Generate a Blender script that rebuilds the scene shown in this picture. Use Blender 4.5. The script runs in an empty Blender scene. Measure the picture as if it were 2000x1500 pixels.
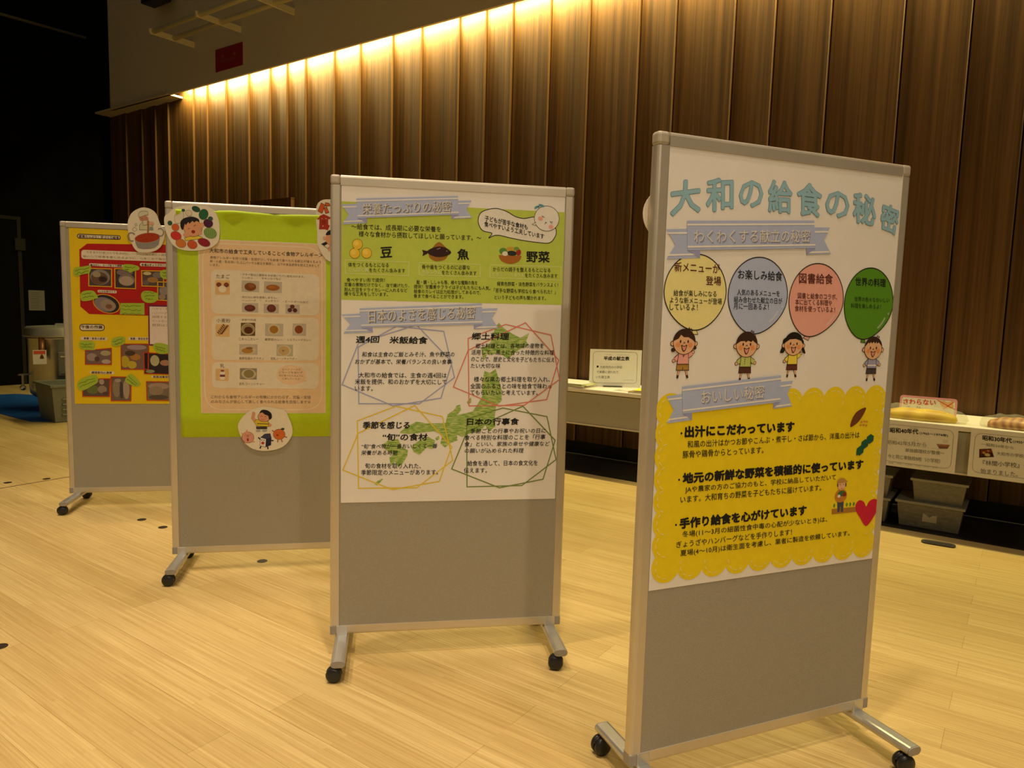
import bpy, bmesh, math, random
from mathutils import Vector, Matrix
random.seed(7)
SC = bpy.context.scene
COL = SC.collection

# ------------------------------------------------------------------ camera, world, lights, exposure
CAM_X=(0.999630,0.002845,0.027037); CAM_Y=(-0.027186,0.104621,0.994141); CAM_Z=(-0.000000,-0.994508,0.104660); CAM_H=1.3480; LENS=25.5297
WALL_O=(0.4723,6.0076); WALL_A=-0.616625
CARD=(0.6369,6.1361,0.003625)
BOARDS = {'A': [0.3539, 1.8916, 0.3979], 'B': [-0.6687, 2.6538, 0.1656], 'C': [-1.6596, 3.4834, 0.1939], 'D': [-2.8189, 4.5495, 0.1897]}
cam_data = bpy.data.cameras.new('camera')
cam = bpy.data.objects.new('camera', cam_data)
COL.objects.link(cam)
cam_data.sensor_fit = 'HORIZONTAL'
cam_data.sensor_width = 36.0
cam_data.lens = LENS
cam_data.clip_start = 0.05
cam.matrix_world = Matrix(((CAM_X[0], CAM_Y[0], CAM_Z[0], 0.0), (CAM_X[1], CAM_Y[1], CAM_Z[1], 0.0),
                           (CAM_X[2], CAM_Y[2], CAM_Z[2], CAM_H), (0, 0, 0, 1)))
SC.camera = cam
SC.view_settings.view_transform = 'Standard'
SC.view_settings.look = 'None'
SC.view_settings.gamma = 1.0
SC.view_settings.use_curve_mapping = False
SC.view_settings.exposure = -0.22

world = bpy.data.worlds.new('hall_ambient')
SC.world = world
world.use_nodes = True
world.node_tree.nodes['Background'].inputs[0].default_value = (1.0, 0.80, 0.46, 1)
world.node_tree.nodes['Background'].inputs[1].default_value = 0.086

WD = Vector((math.cos(WALL_A), math.sin(WALL_A), 0.0))       # along the panelled wall
WN = Vector((-WD.y, WD.x, 0.0))                              # into the wall
def wall_point(s, n, z):
    return Vector((WALL_O[0], WALL_O[1], 0)) + WD * s + WN * n + Vector((0, 0, z))

WARM = (1.0, 0.78, 0.54)
def spot(name, x, y, z, power, angle, blend=0.6, tx=None, ty=None, size=0.12):
    l = bpy.data.lights.new(name, 'SPOT')
    l.energy = power; l.color = WARM; l.spot_size = math.radians(angle); l.spot_blend = blend
    l.shadow_soft_size = size
    o = bpy.data.objects.new(name, l)
    COL.objects.link(o)
    o.location = (x, y, z)
    tgt = Vector((x if tx is None else tx, y if ty is None else ty, 0))
    o.rotation_euler = (tgt - o.location).to_track_quat('-Z', 'Y').to_euler()
    return o
# ceiling downlights of the hall (above the frame)
for _x, _y, _p, _a in ((1.35, 0.65, 560, 52), (0.05, 1.20, 560, 56), (-1.25, 2.20, 580, 58), (-2.55, 3.25, 600, 56),      # row before the boards
                       (-4.1, 1.9, 420, 66), (-1.8, -0.6, 330, 68), (0.5, -1.7, 270, 64),                               # row over the visitors
                       (-1.5, 4.55, 200, 50), (-3.6, 5.4, 360, 48), (0.75, 5.0, 170, 44), (2.45, 3.75, 150, 44)):       # row along the wall, behind the boards
    spot('ceiling_downlight', _x, _y, 6.2, _p, _a, 0.75)
# added fill spots, unseen behind the camera, brightening the board fronts
spot('board_fill_light', 2.3, -4.4, 5.2, 420, 42, 0.9, 1.1, 2.9)
spot('board_fill_light', -1.2, -3.4, 5.4, 420, 46, 0.9, -1.5, 4.0)
# cove lighting: a warm strip in the slot behind the bulkhead, washing down the panels
cove = bpy.data.lights.new('cove_strip', 'AREA')
cove.shape = 'RECTANGLE'; cove.size = 13.0; cove.size_y = 0.04
cove.energy = 560; cove.color = (1.0, 0.84, 0.36)
cove_o = bpy.data.objects.new('cove_strip', cove)
COL.objects.link(cove_o)
_c = wall_point(-0.3, 0.59, 4.23)
_z = (WN * -0.35 + Vector((0, 0, 0.94))).normalized()        # the lamp shines along -z: down and onto the panels
_y = _z.cross(WD).normalized()
cove_o.matrix_world = Matrix(((WD.x, _y.x, _z.x, _c.x), (WD.y, _y.y, _z.y, _c.y), (WD.z, _y.z, _z.z, _c.z), (0, 0, 0, 1)))

# ------------------------------------------------------------------ helpers
MATS = {}
def new_mat(name):
    m = bpy.data.materials.new(name)
    m.use_nodes = True
    nt = m.node_tree
    return m, nt, nt.nodes['Principled BSDF']

def mat(name, col, rough=0.6, metal=0.0, var=0.05, scale=60.0, bump=0.0, spec=0.4, coat=0.0):
    """solid material whose colour varies a little with noise"""
    if name in MATS: return MATS[name]
    m, nt, b = new_mat(name)
    tc = nt.nodes.new('ShaderNodeTexCoord')
    no = nt.nodes.new('ShaderNodeTexNoise'); no.inputs['Scale'].default_value = scale; no.inputs['Detail'].default_value = 3
    ra = nt.nodes.new('ShaderNodeValToRGB')
    ra.color_ramp.elements[0].position = 0.3; ra.color_ramp.elements[1].position = 0.7
    ra.color_ramp.elements[0].color = (*[c * (1 - var) for c in col], 1)
    ra.color_ramp.elements[1].color = (*[min(1, c * (1 + var)) for c in col], 1)
    nt.links.new(tc.outputs['Object'], no.inputs['Vector'])
    nt.links.new(no.outputs['Fac'], ra.inputs['Fac'])
    nt.links.new(ra.outputs['Color'], b.inputs['Base Color'])
    b.inputs['Roughness'].default_value = rough
    b.inputs['Metallic'].default_value = metal
    b.inputs['Specular IOR Level'].default_value = spec
    b.inputs['Coat Weight'].default_value = coat
    if bump:
        bp = nt.nodes.new('ShaderNodeBump'); bp.inputs['Strength'].default_value = bump; bp.inputs['Distance'].default_value = 0.002
        nt.links.new(no.outputs['Fac'], bp.inputs['Height']); nt.links.new(bp.outputs['Normal'], b.inputs['Normal'])
    MATS[name] = m
    return m

def ink(col):
    k = 'ink_%02x%02x%02x' % tuple(int(c * 255) for c in col)
    return mat(k, col, rough=0.65, var=0.03, scale=35.0, spec=0.25)

def clear_plastic(name, tint, alpha_mix, rough=0.12):
    if name in MATS: return MATS[name]
    m, nt, b = new_mat(name)
    out = nt.nodes['Material Output']
    b.inputs['Base Color'].default_value = (*tint, 1); b.inputs['Roughness'].default_value = rough
    tr = nt.nodes.new('ShaderNodeBsdfTransparent'); tr.inputs[0].default_value = (*[0.5 + 0.5 * c for c in tint], 1)
    mx = nt.nodes.new('ShaderNodeMixShader')
    no = nt.nodes.new('ShaderNodeTexNoise'); no.inputs['Scale'].default_value = 9
    mr = nt.nodes.new('ShaderNodeMapRange'); mr.inputs['To Min'].default_value = alpha_mix * 0.6; mr.inputs['To Max'].default_value = min(1, alpha_mix * 1.4)
    bp = nt.nodes.new('ShaderNodeBump'); bp.inputs['Strength'].default_value = 0.5; bp.inputs['Distance'].default_value = 0.01
    nt.links.new(no.outputs['Fac'], mr.inputs['Value']); nt.links.new(mr.outputs[0], mx.inputs[0])
    nt.links.new(no.outputs['Fac'], bp.inputs['Height']); nt.links.new(bp.outputs['Normal'], b.inputs['Normal'])
    nt.links.new(tr.outputs[0], mx.inputs[1]); nt.links.new(b.outputs[0], mx.inputs[2]); nt.links.new(mx.outputs[0], out.inputs[0])
    MATS[name] = m
    return m

def link_mesh(name, bm, m, parent=None, smooth=False, bevel=0.0, segs=2):
    bmesh.ops.recalc_face_normals(bm, faces=bm.faces[:])
    me = bpy.data.meshes.new(name)
    bm.to_mesh(me); bm.free()
    o = bpy.data.objects.new(name, me)
    COL.objects.link(o)
    for x in (m if isinstance(m, (list, tuple)) else [m]): me.materials.append(x)
    if smooth:
        for p in me.polygons: p.use_smooth = True
    if parent is not None: o.parent = parent
    if bevel:
        md = o.modifiers.new('bevel', 'BEVEL'); md.width = bevel; md.segments = segs; md.limit_method = 'ANGLE'
    return o

def bm_box(bm, x0, x1, y0, y1, z0, z1, mi=0, M=None):
    vs = [Vector((x, y, z)) for x in (x0, x1) for y in (y0, y1) for z in (z0, z1)]
    if M is not None: vs = [M @ v for v in vs]
    v = [bm.verts.new(c) for c in vs]
    for f in ((0, 1, 3, 2), (4, 6, 7, 5), (0, 4, 5, 1), (2, 3, 7, 6), (0, 2, 6, 4), (1, 5, 7, 3)):
        bm.faces.new([v[i] for i in f]).material_index = mi

def bm_prism(bm, pts, fn, a, b, mi=0):
    """extrude a 2-D outline between a and b; fn(p, q, t) gives the 3-D point"""
    lo = [bm.verts.new(fn(p[0], p[1], a)) for p in pts]
    hi = [bm.verts.new(fn(p[0], p[1], b)) for p in pts]
    n = len(pts)
    bm.faces.new(lo).material_index = mi; bm.faces.new(hi[::-1]).material_index = mi
    for i in range(n):
        bm.faces.new((lo[i], hi[i], hi[(i + 1) % n], lo[(i + 1) % n])).material_index = mi

def bm_lathe(bm, prof, seg=32, c=(0, 0), mi=0, cap=True):
    rings = [[bm.verts.new((c[0] + r * math.cos(2 * math.pi * k / seg), c[1] + r * math.sin(2 * math.pi * k / seg), z)) for k in range(seg)] for r, z in prof]
    for a, b in zip(rings, rings[1:]):
        for k in range(seg):
            bm.faces.new((a[k], a[(k + 1) % seg], b[(k + 1) % seg], b[k])).material_index = mi
    if cap:
        bm.faces.new(rings[0][::-1]).material_index = mi; bm.faces.new(rings[-1]).material_index = mi

def bm_tube(bm, p, q, r, seg=12, mi=0):
    p, q = Vector(p), Vector(q)
    R = (q - p).to_track_quat('Z', 'Y').to_matrix()
    a = [bm.verts.new(p + R @ Vector((r * math.cos(2 * math.pi * k / seg), r * math.sin(2 * math.pi * k / seg), 0))) for k in range(seg)]
    b = [bm.verts.new(q + R @ Vector((r * math.cos(2 * math.pi * k / seg), r * math.sin(2 * math.pi * k / seg), 0))) for k in range(seg)]
    for k in range(seg):
        bm.faces.new((a[k], a[(k + 1) % seg], b[(k + 1) % seg], b[k])).material_index = mi
    bm.faces.new(a[::-1]).material_index = mi; bm.faces.new(b).material_index = mi

def tag(o, label, cat, group=None):
    o['label'] = label; o['category'] = cat
    if group: o['group'] = group
    return o
def structure(o, label=None):
    o['kind'] = 'structure'
    if label: o['label'] = label
    return o
def empty(name, M):
    o = bpy.data.objects.new(name, None); COL.objects.link(o); o.matrix_world = M; o.empty_display_size = 0.1
    return o
def frame(o, x, y, z):
    return Matrix(((x[0], y[0], z[0], o[0]), (x[1], y[1], z[1], o[1]), (x[2], y[2], z[2], o[2]), (0, 0, 0, 1)))
WALL_M = frame(wall_point(0, 0, 0), WD, WN, (0, 0, 1))        # local x along the wall, y into it, z up

# ------------------------------------------------------------------ flat printing on sheets
STEP = 0.0003
def ell_pts(c, rx, ry, n=28, rot=0.0, a0=0.0, a1=2 * math.pi):
    full = abs(a1 - a0 - 2 * math.pi) < 1e-6
    out = []
    for k in range(n if full else n + 1):
        t = a0 + (a1 - a0) * k / n
        x, y = rx * math.cos(t), ry * math.sin(t)
        out.append((c[0] + x * math.cos(rot) - y * math.sin(rot), c[1] + x * math.sin(rot) + y * math.cos(rot)))
    return out
def smooth_loop(p, k=4):
    out = []; n = len(p)
    for i in range(n):
        a, b, c, d = p[i - 1], p[i], p[(i + 1) % n], p[(i + 2) % n]
        for j in range(k):
            t = j / k
            out.append(tuple(0.5 * (2 * b[m] + (c[m] - a[m]) * t + (2 * a[m] - 5 * b[m] + 4 * c[m] - d[m]) * t * t + (3 * b[m] - a[m] - 3 * c[m] + d[m]) * t ** 3) for m in (0, 1)))
    return out
def rrect(p, r, n=5):
    """round the corners of a quad given as TL, TR, BR, BL"""
    out = []
    for i in range(4):
        a, b, c = Vector(p[i - 1]), Vector(p[i]), Vector(p[(i + 1) % 4])
        u, v = (a - b).normalized() * r, (c - b).normalized() * r
        for k in range(n + 1):
            t = k / n
            out.append(tuple((b + u) * (1 - t) ** 2 + b * 2 * t * (1 - t) + (b + v) * t * t))
    return out
_tc = bpy.data.curves.new('lettering_source', 'FONT'); _tc.resolution_u = 2
_to = bpy.data.objects.new('lettering_source', _tc)
def glyphs(s, bold=0.0, shear=0.0):
    _tc.body = s; _tc.offset = bold; _tc.shear = shear
    me = _to.to_mesh()
    vs = [(v.co.x, v.co.y) for v in me.vertices]; fs = [tuple(f.vertices) for f in me.polygons]
    _to.to_mesh_clear()
    return vs, fs

class Print:
    """collects flat shapes of one printed motif; build() links them as one mesh"""
    def __init__(self, lift=0.0): self.v = []; self.f = []; self.m = []; self.mats = []; self.lift = lift; self.n = 0
    def zz(self, L):
        self.n += 1
        return self.lift + L * STEP + self.n * 5e-6
    def mi(self, col):
        m = ink(col) if isinstance(col, tuple) else col
        if m not in self.mats: self.mats.append(m)
        return self.mats.index(m)
    def poly(self, p, col, L=1):
        k = len(self.v); z = self.zz(L)
        if sum(p[i - 1][0] * p[i][1] - p[i][0] * p[i - 1][1] for i in range(len(p))) < 0: p = p[::-1]
        self.v += [(a, b, z) for a, b in p]; self.f.append(tuple(range(k, k + len(p)))); self.m.append(self.mi(col))
    def ell(self, c, rx, ry, col, L=1, rot=0.0): self.poly(ell_pts(c, rx, ry, 28, rot), col, L)
    def line(self, p, w, col, L=1, closed=False):
        n = len(p); P = [Vector(q) for q in p]; z = self.zz(L); k = len(self.v)
        for i in range(n):
            t0 = (P[i] - P[i - 1]) if (closed or i > 0) else (P[1] - P[0])
            t1 = (P[(i + 1) % n] - P[i]) if (closed or i < n - 1) else (P[i] - P[i - 1])
            t0 = t0.normalized() if t0.length > 1e-9 else Vector((1, 0)); t1 = t1.normalized() if t1.length > 1e-9 else t0
            t = t0 + t1; t = t.normalized() if t.length > 0.2 else t1
            d = Vector((-t.y, t.x)) * (w / 2 / max(0.45, t.dot(t1)))
            self.v += [(P[i].x - d.x, P[i].y - d.y, z), (P[i].x + d.x, P[i].y + d.y, z)]
        for i in range(n if closed else n - 1):
            j = (i + 1) % n
            self.f.append((k + 2 * i, k + 2 * j, k + 2 * j + 1, k + 2 * i + 1)); self.m.append(self.mi(col))
    def text(self, s, p0, p1, p2, col=(0.012, 0.012, 0.012), L=3, bold=0.0, shear=0.0):
        """set s so that its ink fills the box with corners p0 (bottom left), p1 (bottom right), p2 (top left)"""
        vs, fs = glyphs(s, 0.0, shear)
        if not vs: return
        x0 = min(v[0] for v in vs); x1 = max(v[0] for v in vs); y0 = min(v[1] for v in vs); y1 = max(v[1] for v in vs)
        i = self.mi(col)
        ux = Vector((p1[0] - p0[0], p1[1] - p0[1])); uy = Vector((p2[0] - p0[0], p2[1] - p0[1])); o = Vector(p0)
        r = bold * uy.length                                    # heavier strokes: the same glyphs laid again round a small circle
        shifts = [(0.0, 0.0)]
        if r > 0:
            n = 8 if bold > 0.015 else 4
            shifts = [(r * math.cos(2 * math.pi * q / n), r * math.sin(2 * math.pi * q / n)) for q in range(n)]
            o = o + ux.normalized() * r + uy.normalized() * r; ux = ux * (1 - 2 * r / ux.length); uy = uy * (1 - 2 * r / uy.length)
        for dx, dy in shifts:
            k = len(self.v); z = self.zz(L)
            for x, y in vs:
                q = o + ux * ((x - x0) / (x1 - x0 or 1)) + uy * ((y - y0) / (y1 - y0 or 1))
                self.v.append((q.x + dx, q.y + dy, z))
            for f in fs: self.f.append(tuple(q + k for q in f)); self.m.append(i)
    def scribble(self, p0, p1, h, col=(0.03, 0.1, 0.02), L=4, w=0.0016):
        n = 14; pts = []
        for k in range(n + 1):
            t = k / n
            pts.append((p0[0] + t * (p1[0] - p0[0]), p0[1] + t * (p1[1] - p0[1]) + h * random.uniform(-0.5, 0.5)))
        self.line(pts, w, col, L)
    def build(self, name, parent, label=None):
        me = bpy.data.meshes.new(name)
        me.from_pydata(self.v, [], self.f)
        for m in self.mats: me.materials.append(m)
        for p, i in zip(me.polygons, self.m): p.material_index = i
        me.update()
        o = bpy.data.objects.new(name, me); COL.objects.link(o)
        if parent is not None: o.parent = parent
        if label: o['label'] = label
        return o

def sheet(name, outline, m, M, z0, z1, label, cat, group=None):
    """a real sheet of paper or board: the outline extruded between z0 and z1 in the frame M"""
    bm = bmesh.new()
    if sum(outline[i - 1][0] * outline[i][1] - outline[i][0] * outline[i - 1][1] for i in range(len(outline))) < 0: outline = outline[::-1]
    bm_prism(bm, outline, lambda a, b, t: (a, b, t), z0, z1)
    o = link_mesh(name, bm, m)
    o.matrix_world = M
    return tag(o, label, cat, group)

def upright(x, y, ang, z=0.0):
    """frame of a standing face: local x along it, y up, z out towards the viewer's side"""
    return frame((x, y, z), (math.cos(ang), math.sin(ang), 0), (0, 0, 1), (math.sin(ang), -math.cos(ang), 0))

BLACK = (0.012, 0.012, 0.012); PAPER = (0.85, 0.83, 0.80); SKIN = (0.80, 0.48, 0.28); BROWN = (0.045, 0.02, 0.01)
RIB = (0.44, 0.52, 0.78); RIB_DARK = (0.34, 0.36, 0.66); WHITE = (0.85, 0.83, 0.80)

# ------------------------------------------------------------------ surfaces of the hall
def wood_floor():
    m, nt, b = new_mat('strip_wood_floor')
    tc = nt.nodes.new('ShaderNodeTexCoord')
    br = nt.nodes.new('ShaderNodeTexBrick')
    br.offset = 0.37; br.squash = 1.0
    br.inputs['Color1'].default_value = (0.68, 0.54, 0.25, 1); br.inputs['Color2'].default_value = (0.59, 0.45, 0.19, 1)
    br.inputs['Mortar'].default_value = (0.42, 0.29, 0.11, 1)
    br.inputs['Scale'].default_value = 1.0; br.inputs['Mortar Size'].default_value = 0.0012; br.inputs['Mortar Smooth'].default_value = 0.6
    br.inputs['Brick Width'].default_value = 1.82; br.inputs['Row Height'].default_value = 0.145; br.inputs['Bias'].default_value = -0.1
    nt.links.new(tc.outputs['Object'], br.inputs['Vector'])
    # narrow strips inside each board
    br2 = nt.nodes.new('ShaderNodeTexBrick'); br2.offset = 0.41
    br2.inputs['Color1'].default_value = (1.0, 1.0, 1.0, 1); br2.inputs['Color2'].default_value = (0.89, 0.85, 0.79, 1); br2.inputs['Mortar'].default_value = (0.88, 0.84, 0.78, 1)
    br2.inputs['Scale'].default_value = 1.0; br2.inputs['Mortar Size'].default_value = 0.0006
    br2.inputs['Brick Width'].default_value = 0.91; br2.inputs['Row Height'].default_value = 0.0145
    nt.links.new(tc.outputs['Object'], br2.inputs['Vector'])
    mp = nt.nodes.new('ShaderNodeMapping'); mp.inputs['Scale'].default_value = (1.9, 95.0, 1.0)
    nt.links.new(tc.outputs['Object'], mp.inputs['Vector'])
    no = nt.nodes.new('ShaderNodeTexNoise'); no.inputs['Scale'].default_value = 1.3; no.inputs['Detail'].default_value = 7; no.inputs['Roughness'].default_value = 0.65
    nt.links.new(mp.outputs[0], no.inputs['Vector'])
    ra = nt.nodes.new('ShaderNodeValToRGB')
    ra.color_ramp.elements[0].position = 0.28; ra.color_ramp.elements[0].color = (0.78, 0.70, 0.57, 1)
    ra.color_ramp.elements[1].position = 0.62; ra.color_ramp.elements[1].color = (1.06, 1.04, 1.0, 1)
    nt.links.new(no.outputs['Fac'], ra.inputs['Fac'])
    m1 = nt.nodes.new('ShaderNodeMixRGB'); m1.blend_type = 'MULTIPLY'; m1.inputs[0].default_value = 1.0
    nt.links.new(br.outputs['Color'], m1.inputs[1]); nt.links.new(br2.outputs['Color'], m1.inputs[2])
    m2 = nt.nodes.new('ShaderNodeMixRGB'); m2.blend_type = 'MULTIPLY'; m2.inputs[0].default_value = 1.0
    nt.links.new(m1.outputs[0], m2.inputs[1]); nt.links.new(ra.outputs['Color'], m2.inputs[2])
    big = nt.nodes.new('ShaderNodeTexNoise'); big.inputs['Scale'].default_value = 1.1; big.inputs['Detail'].default_value = 2
    nt.links.new(tc.outputs['Object'], big.inputs['Vector'])
    mr = nt.nodes.new('ShaderNodeMapRange'); mr.inputs['To Min'].default_value = 0.88; mr.inputs['To Max'].default_value = 1.08
    nt.links.new(big.outputs['Fac'], mr.inputs['Value'])
    m3 = nt.nodes.new('ShaderNodeMixRGB'); m3.blend_type = 'MULTIPLY'; m3.inputs[0].default_value = 1.0
    nt.links.new(m2.outputs[0], m3.inputs[1]); nt.links.new(mr.outputs[0], m3.inputs[2])
    nt.links.new(m3.outputs[0], b.inputs['Base Color'])
    b.inputs['Roughness'].default_value = 0.42; b.inputs['Specular IOR Level'].default_value = 0.35
    return m

def wood_panel(name, dark, light, rough=0.45):
    m, nt, b = new_mat(name)
    tc = nt.nodes.new('ShaderNodeTexCoord')
    mp = nt.nodes.new('ShaderNodeMapping'); mp.inputs['Scale'].default_value = (26.0, 26.0, 0.35)
    nt.links.new(tc.outputs['Object'], mp.inputs['Vector'])
    no = nt.nodes.new('ShaderNodeTexNoise'); no.inputs['Scale'].default_value = 1.0; no.inputs['Detail'].default_value = 6; no.inputs['Roughness'].default_value = 0.7
    nt.links.new(mp.outputs[0], no.inputs['Vector'])
    ra = nt.nodes.new('ShaderNodeValToRGB')
    ra.color_ramp.elements[0].position = 0.30; ra.color_ramp.elements[0].color = (*dark, 1)
    ra.color_ramp.elements[1].position = 0.72; ra.color_ramp.elements[1].color = (*light, 1)
    nt.links.new(no.outputs['Fac'], ra.inputs['Fac'])
    nt.links.new(ra.outputs['Color'], b.inputs['Base Color'])
    b.inputs['Roughness'].default_value = rough; b.inputs['Specular IOR Level'].default_value = 0.3
    return m

M_PANEL = wood_panel('walnut_panel', (0.045, 0.020, 0.0045), (0.185, 0.088, 0.024))
M_GAP = mat('panel_gap', (0.030, 0.016, 0.006), 0.8)
M_PLASTER = mat('bulkhead_plaster', (0.62, 0.54, 0.40), 0.85, var=0.04, scale=120, bump=0.15)
M_BLACKWALL = mat('stage_black', (0.004, 0.004, 0.004), 1.0, var=0.3, scale=4, spec=0.05)
M_SKIRT_SHADE = mat('skirting_and_shade_black', (0.012, 0.010, 0.008), 0.6)
M_ALU = mat('champagne_aluminium', (0.66, 0.61, 0.51), 0.40, metal=0.62, var=0.04, scale=8, spec=0.5)
M_FOOT = mat('silver_foot', (0.60, 0.60, 0.58), 0.33, metal=0.75, var=0.06, scale=14)
M_CAP = mat('grey_plastic_cap', (0.34, 0.32, 0.29), 0.5)
M_FELT = mat('grey_board_cloth', (0.37, 0.345, 0.28), 0.9, var=0.10, scale=420, bump=0.25, spec=0.1)
M_RUBBER = mat('caster_black', (0.018, 0.018, 0.020), 0.35)
M_STEEL = mat('stainless', (0.62, 0.60, 0.55), 0.28, metal=0.9, var=0.06, scale=6)
M_CHROME = mat('chrome', (0.85, 0.85, 0.82), 0.08, metal=1.0, var=0.01)

# floor: boards run along the panelled wall
bm = bmesh.new(); bm_box(bm, -14, 9, -14, 4.0, -0.05, 0.0)
o = link_mesh('floor', bm, wood_floor()); o.matrix_world = WALL_M
structure(o, 'pale strip wood floor of the hall')

# panelled wall: irregular vertical boards, each standing a little proud at its right edge
seams = [-8.93, -8.393, -7.927, -7.553, -7.207, -6.572, -6.24, -5.804, -5.31, -4.868, -4.537, -4.19, -3.681, -3.252, -2.747, -2.327, -1.817,
         -1.479, -1.158, -0.731, -0.316, 0.175, 0.504, 0.998, 1.314, 1.717, 2.2, 2.605, 2.944, 3.4, 3.9, 4.3, 4.8, 5.3, 5.75, 6.2]
bm = bmesh.new()
bm_box(bm, seams[0], seams[-1], 0.74, 0.86, 0.10, 7.0, 1)
for a, b in zip(seams, seams[1:]):
    g = 0.005
    prof = [(a + g, 0.76), (a + g, 0.690), (b - g - 0.004, 0.664), (b - g, 0.668), (b - g, 0.76)]
    bm_prism(bm, prof, lambda p, q, t: (p, q, t), 0.12, 4.60)
o = link_mesh('wall_back', bm, [M_PANEL, M_GAP]); o.matrix_world = WALL_M
structure(o, 'dark wood panelled wall of vertical boards')
bm = bmesh.new(); bm_box(bm, -8.93, 6.2, 0.705, 0.74, 0.0, 0.12)
o = link_mesh('baseboard_back', bm, M_SKIRT_SHADE); o.matrix_world = WALL_M; structure(o)

bm = bmesh.new(); bm_box(bm, -8.93, 6.2, 0.0, 0.705, 0.0001, 0.0012)  # thin black strip laid on the floor as painted shade under the tables
o = link_mesh('table_shade_strip', bm, M_SKIRT_SHADE); o.matrix_world = WALL_M; structure(o, 'black strip on the floor, painted-in shade along the panelled wall')

# bulkhead over the wall, its lit slot and the soffit board that closes the slot at the stage end
bm = bmesh.new()
bm_box(bm, -8.45, 6.2, 0.47, 0.50, 4.132, 7.0)
bm_box(bm, -6.80, 6.2, 0.50, 0.74, 4.34, 4.37)
o = link_mesh('wall_upper', bm, M_PLASTER); o.matrix_world = WALL_M
structure(o, 'plain plaster bulkhead above the cove light')
bm = bmesh.new(); bm_box(bm, -8.88, -6.84, 0.445, 0.70, 4.132, 4.156)
o = link_mesh('trim_1', bm, mat('soffit_board', (0.52, 0.44, 0.30), 0.8)); o.matrix_world = WALL_M
structure(o, 'short soffit board at the stage end of the bulkhead')

# black wall and door of the stage wing, square to the panelled wall
bm = bmesh.new(); bm_box(bm, -9.35, -9.2, -7.5, 2.2, 0.0, 8.0)
o = link_mesh('wall_left', bm, M_BLACKWALL); o.matrix_world = WALL_M
structure(o, 'black wall of the stage wing')
M_DOORFR = mat('door_frame_dark', (0.022, 0.019, 0.014), 0.7, spec=0.1)
bm = bmesh.new()
bm_box(bm, -9.2, -9.17, -0.575, -0.525, 0.0, 2.48); bm_box(bm, -9.2, -9.17, -1.50, -0.575, 2.43, 2.48); bm_box(bm, -9.2, -9.17, -1.55, -1.50, 0.0, 2.48)
d1 = link_mesh('door_1', bm, M_DOORFR); d1.matrix_world = WALL_M; structure(d1, 'dark door in the black stage wall')
bm = bmesh.new(); bm_box(bm, -9.2, -9.18, -1.50, -0.575, 0.0, 2.43)
link_mesh('door_leaf', bm, mat('door_leaf_dark', (0.004, 0.004, 0.0035), 0.9, spec=0.05), d1)

# small fittings on the black wall
def on_left(u0, u1, z0, z1, t=0.02):
    return (-9.2, -9.2 + t, -u1, -u0, z0, z1)
bm = bmesh.new(); bm_box(bm, *on_left(0.48, 0.62, 1.99, 2.165, 0.03))
o = link_mesh('wall_plate', bm, mat('plate_grey', (0.024, 0.021, 0.016), 0.6, spec=0.1), bevel=0.006); o.matrix_world = WALL_M
o.data.transform(Matrix.Translation((0.03, 0, 0)))
tag(o, 'dim grey wall plate over the jamb of the dark stage door', 'wall plate')
bm = bmesh.new(); bm_box(bm, *on_left(0.232, 0.45, 1.11, 1.412, 0.004))
note = link_mesh('wall_notice', bm, mat('notice_paper', (0.16, 0.15, 0.12), 0.7)); note.matrix_world = WALL_M
tag(note, 'white paper notice on the black wall beside the stage door', 'notice')
pr = Print(0.005)
for k in range(9):
    pr.line([(0.03, 0.262 - 0.028 * k), (0.03 + random.uniform(0.10, 0.16), 0.262 - 0.028 * k)], 0.004, (0.05, 0.05, 0.045))
t = pr.build('printed_lines', note)
t.matrix_parent_inverse = Matrix.Identity(4)
t.matrix_local = frame((-9.2, -0.232, 1.11), (0, -1, 0), (0, 0, 1), (1, 0, 0)) @ Matrix(((-1, 0, 0, 0.218), (0, 1, 0, 0), (0, 0, 1, 0), (0, 0, 0, 1)))
bm = bmesh.new(); bm_tube(bm, (-9.16, -1.6, 5.27), (-9.16, 0.47, 5.31), 0.022)
o = link_mesh('wall_pipe', bm, mat('pipe_dim', (0.10, 0.085, 0.05), 0.5), smooth=True); o.matrix_world = WALL_M
tag(o, 'thin horizontal pipe high on the black stage wall', 'pipe')

# red notice, lamp rack and black box on the bulkhead
M_F = frame(wall_point(0, 0.47, 0), WD, (0, 0, 1), -WN)
sg = sheet('red_sign', [(-5.707, 4.248), (-5.130, 4.248), (-5.130, 4.522), (-5.707, 4.522)], mat('sign_red', (0.27, 0.012, 0.018), 0.5), M_F, 0.001, 0.006,
           'red notice plate on the bulkhead above the cove light', 'sign')
pr = Print(0.0063)
pr.text('禁', (-5.5747,4.3963),(-5.5218,4.3949),(-5.5737,4.4366), (0.42, 0.17, 0.10)); pr.build('large_lettering', sg, 'faint pale lettering'); pr = Print(0.0063); pr.text('煙', (-5.3209,4.3956),(-5.2660,4.3935),(-5.3200,4.4352), (0.42, 0.17, 0.10))
pr.build('large_lettering', sg, 'faint pale lettering')
pr = Print(0.0063)
pr.text('NO SMOKING', (-5.5702,4.3498),(-5.2634,4.3440),(-5.5696,4.3753), (0.36, 0.14, 0.09))
pr.build('small_lettering', sg, 'faint pale lettering')

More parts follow.
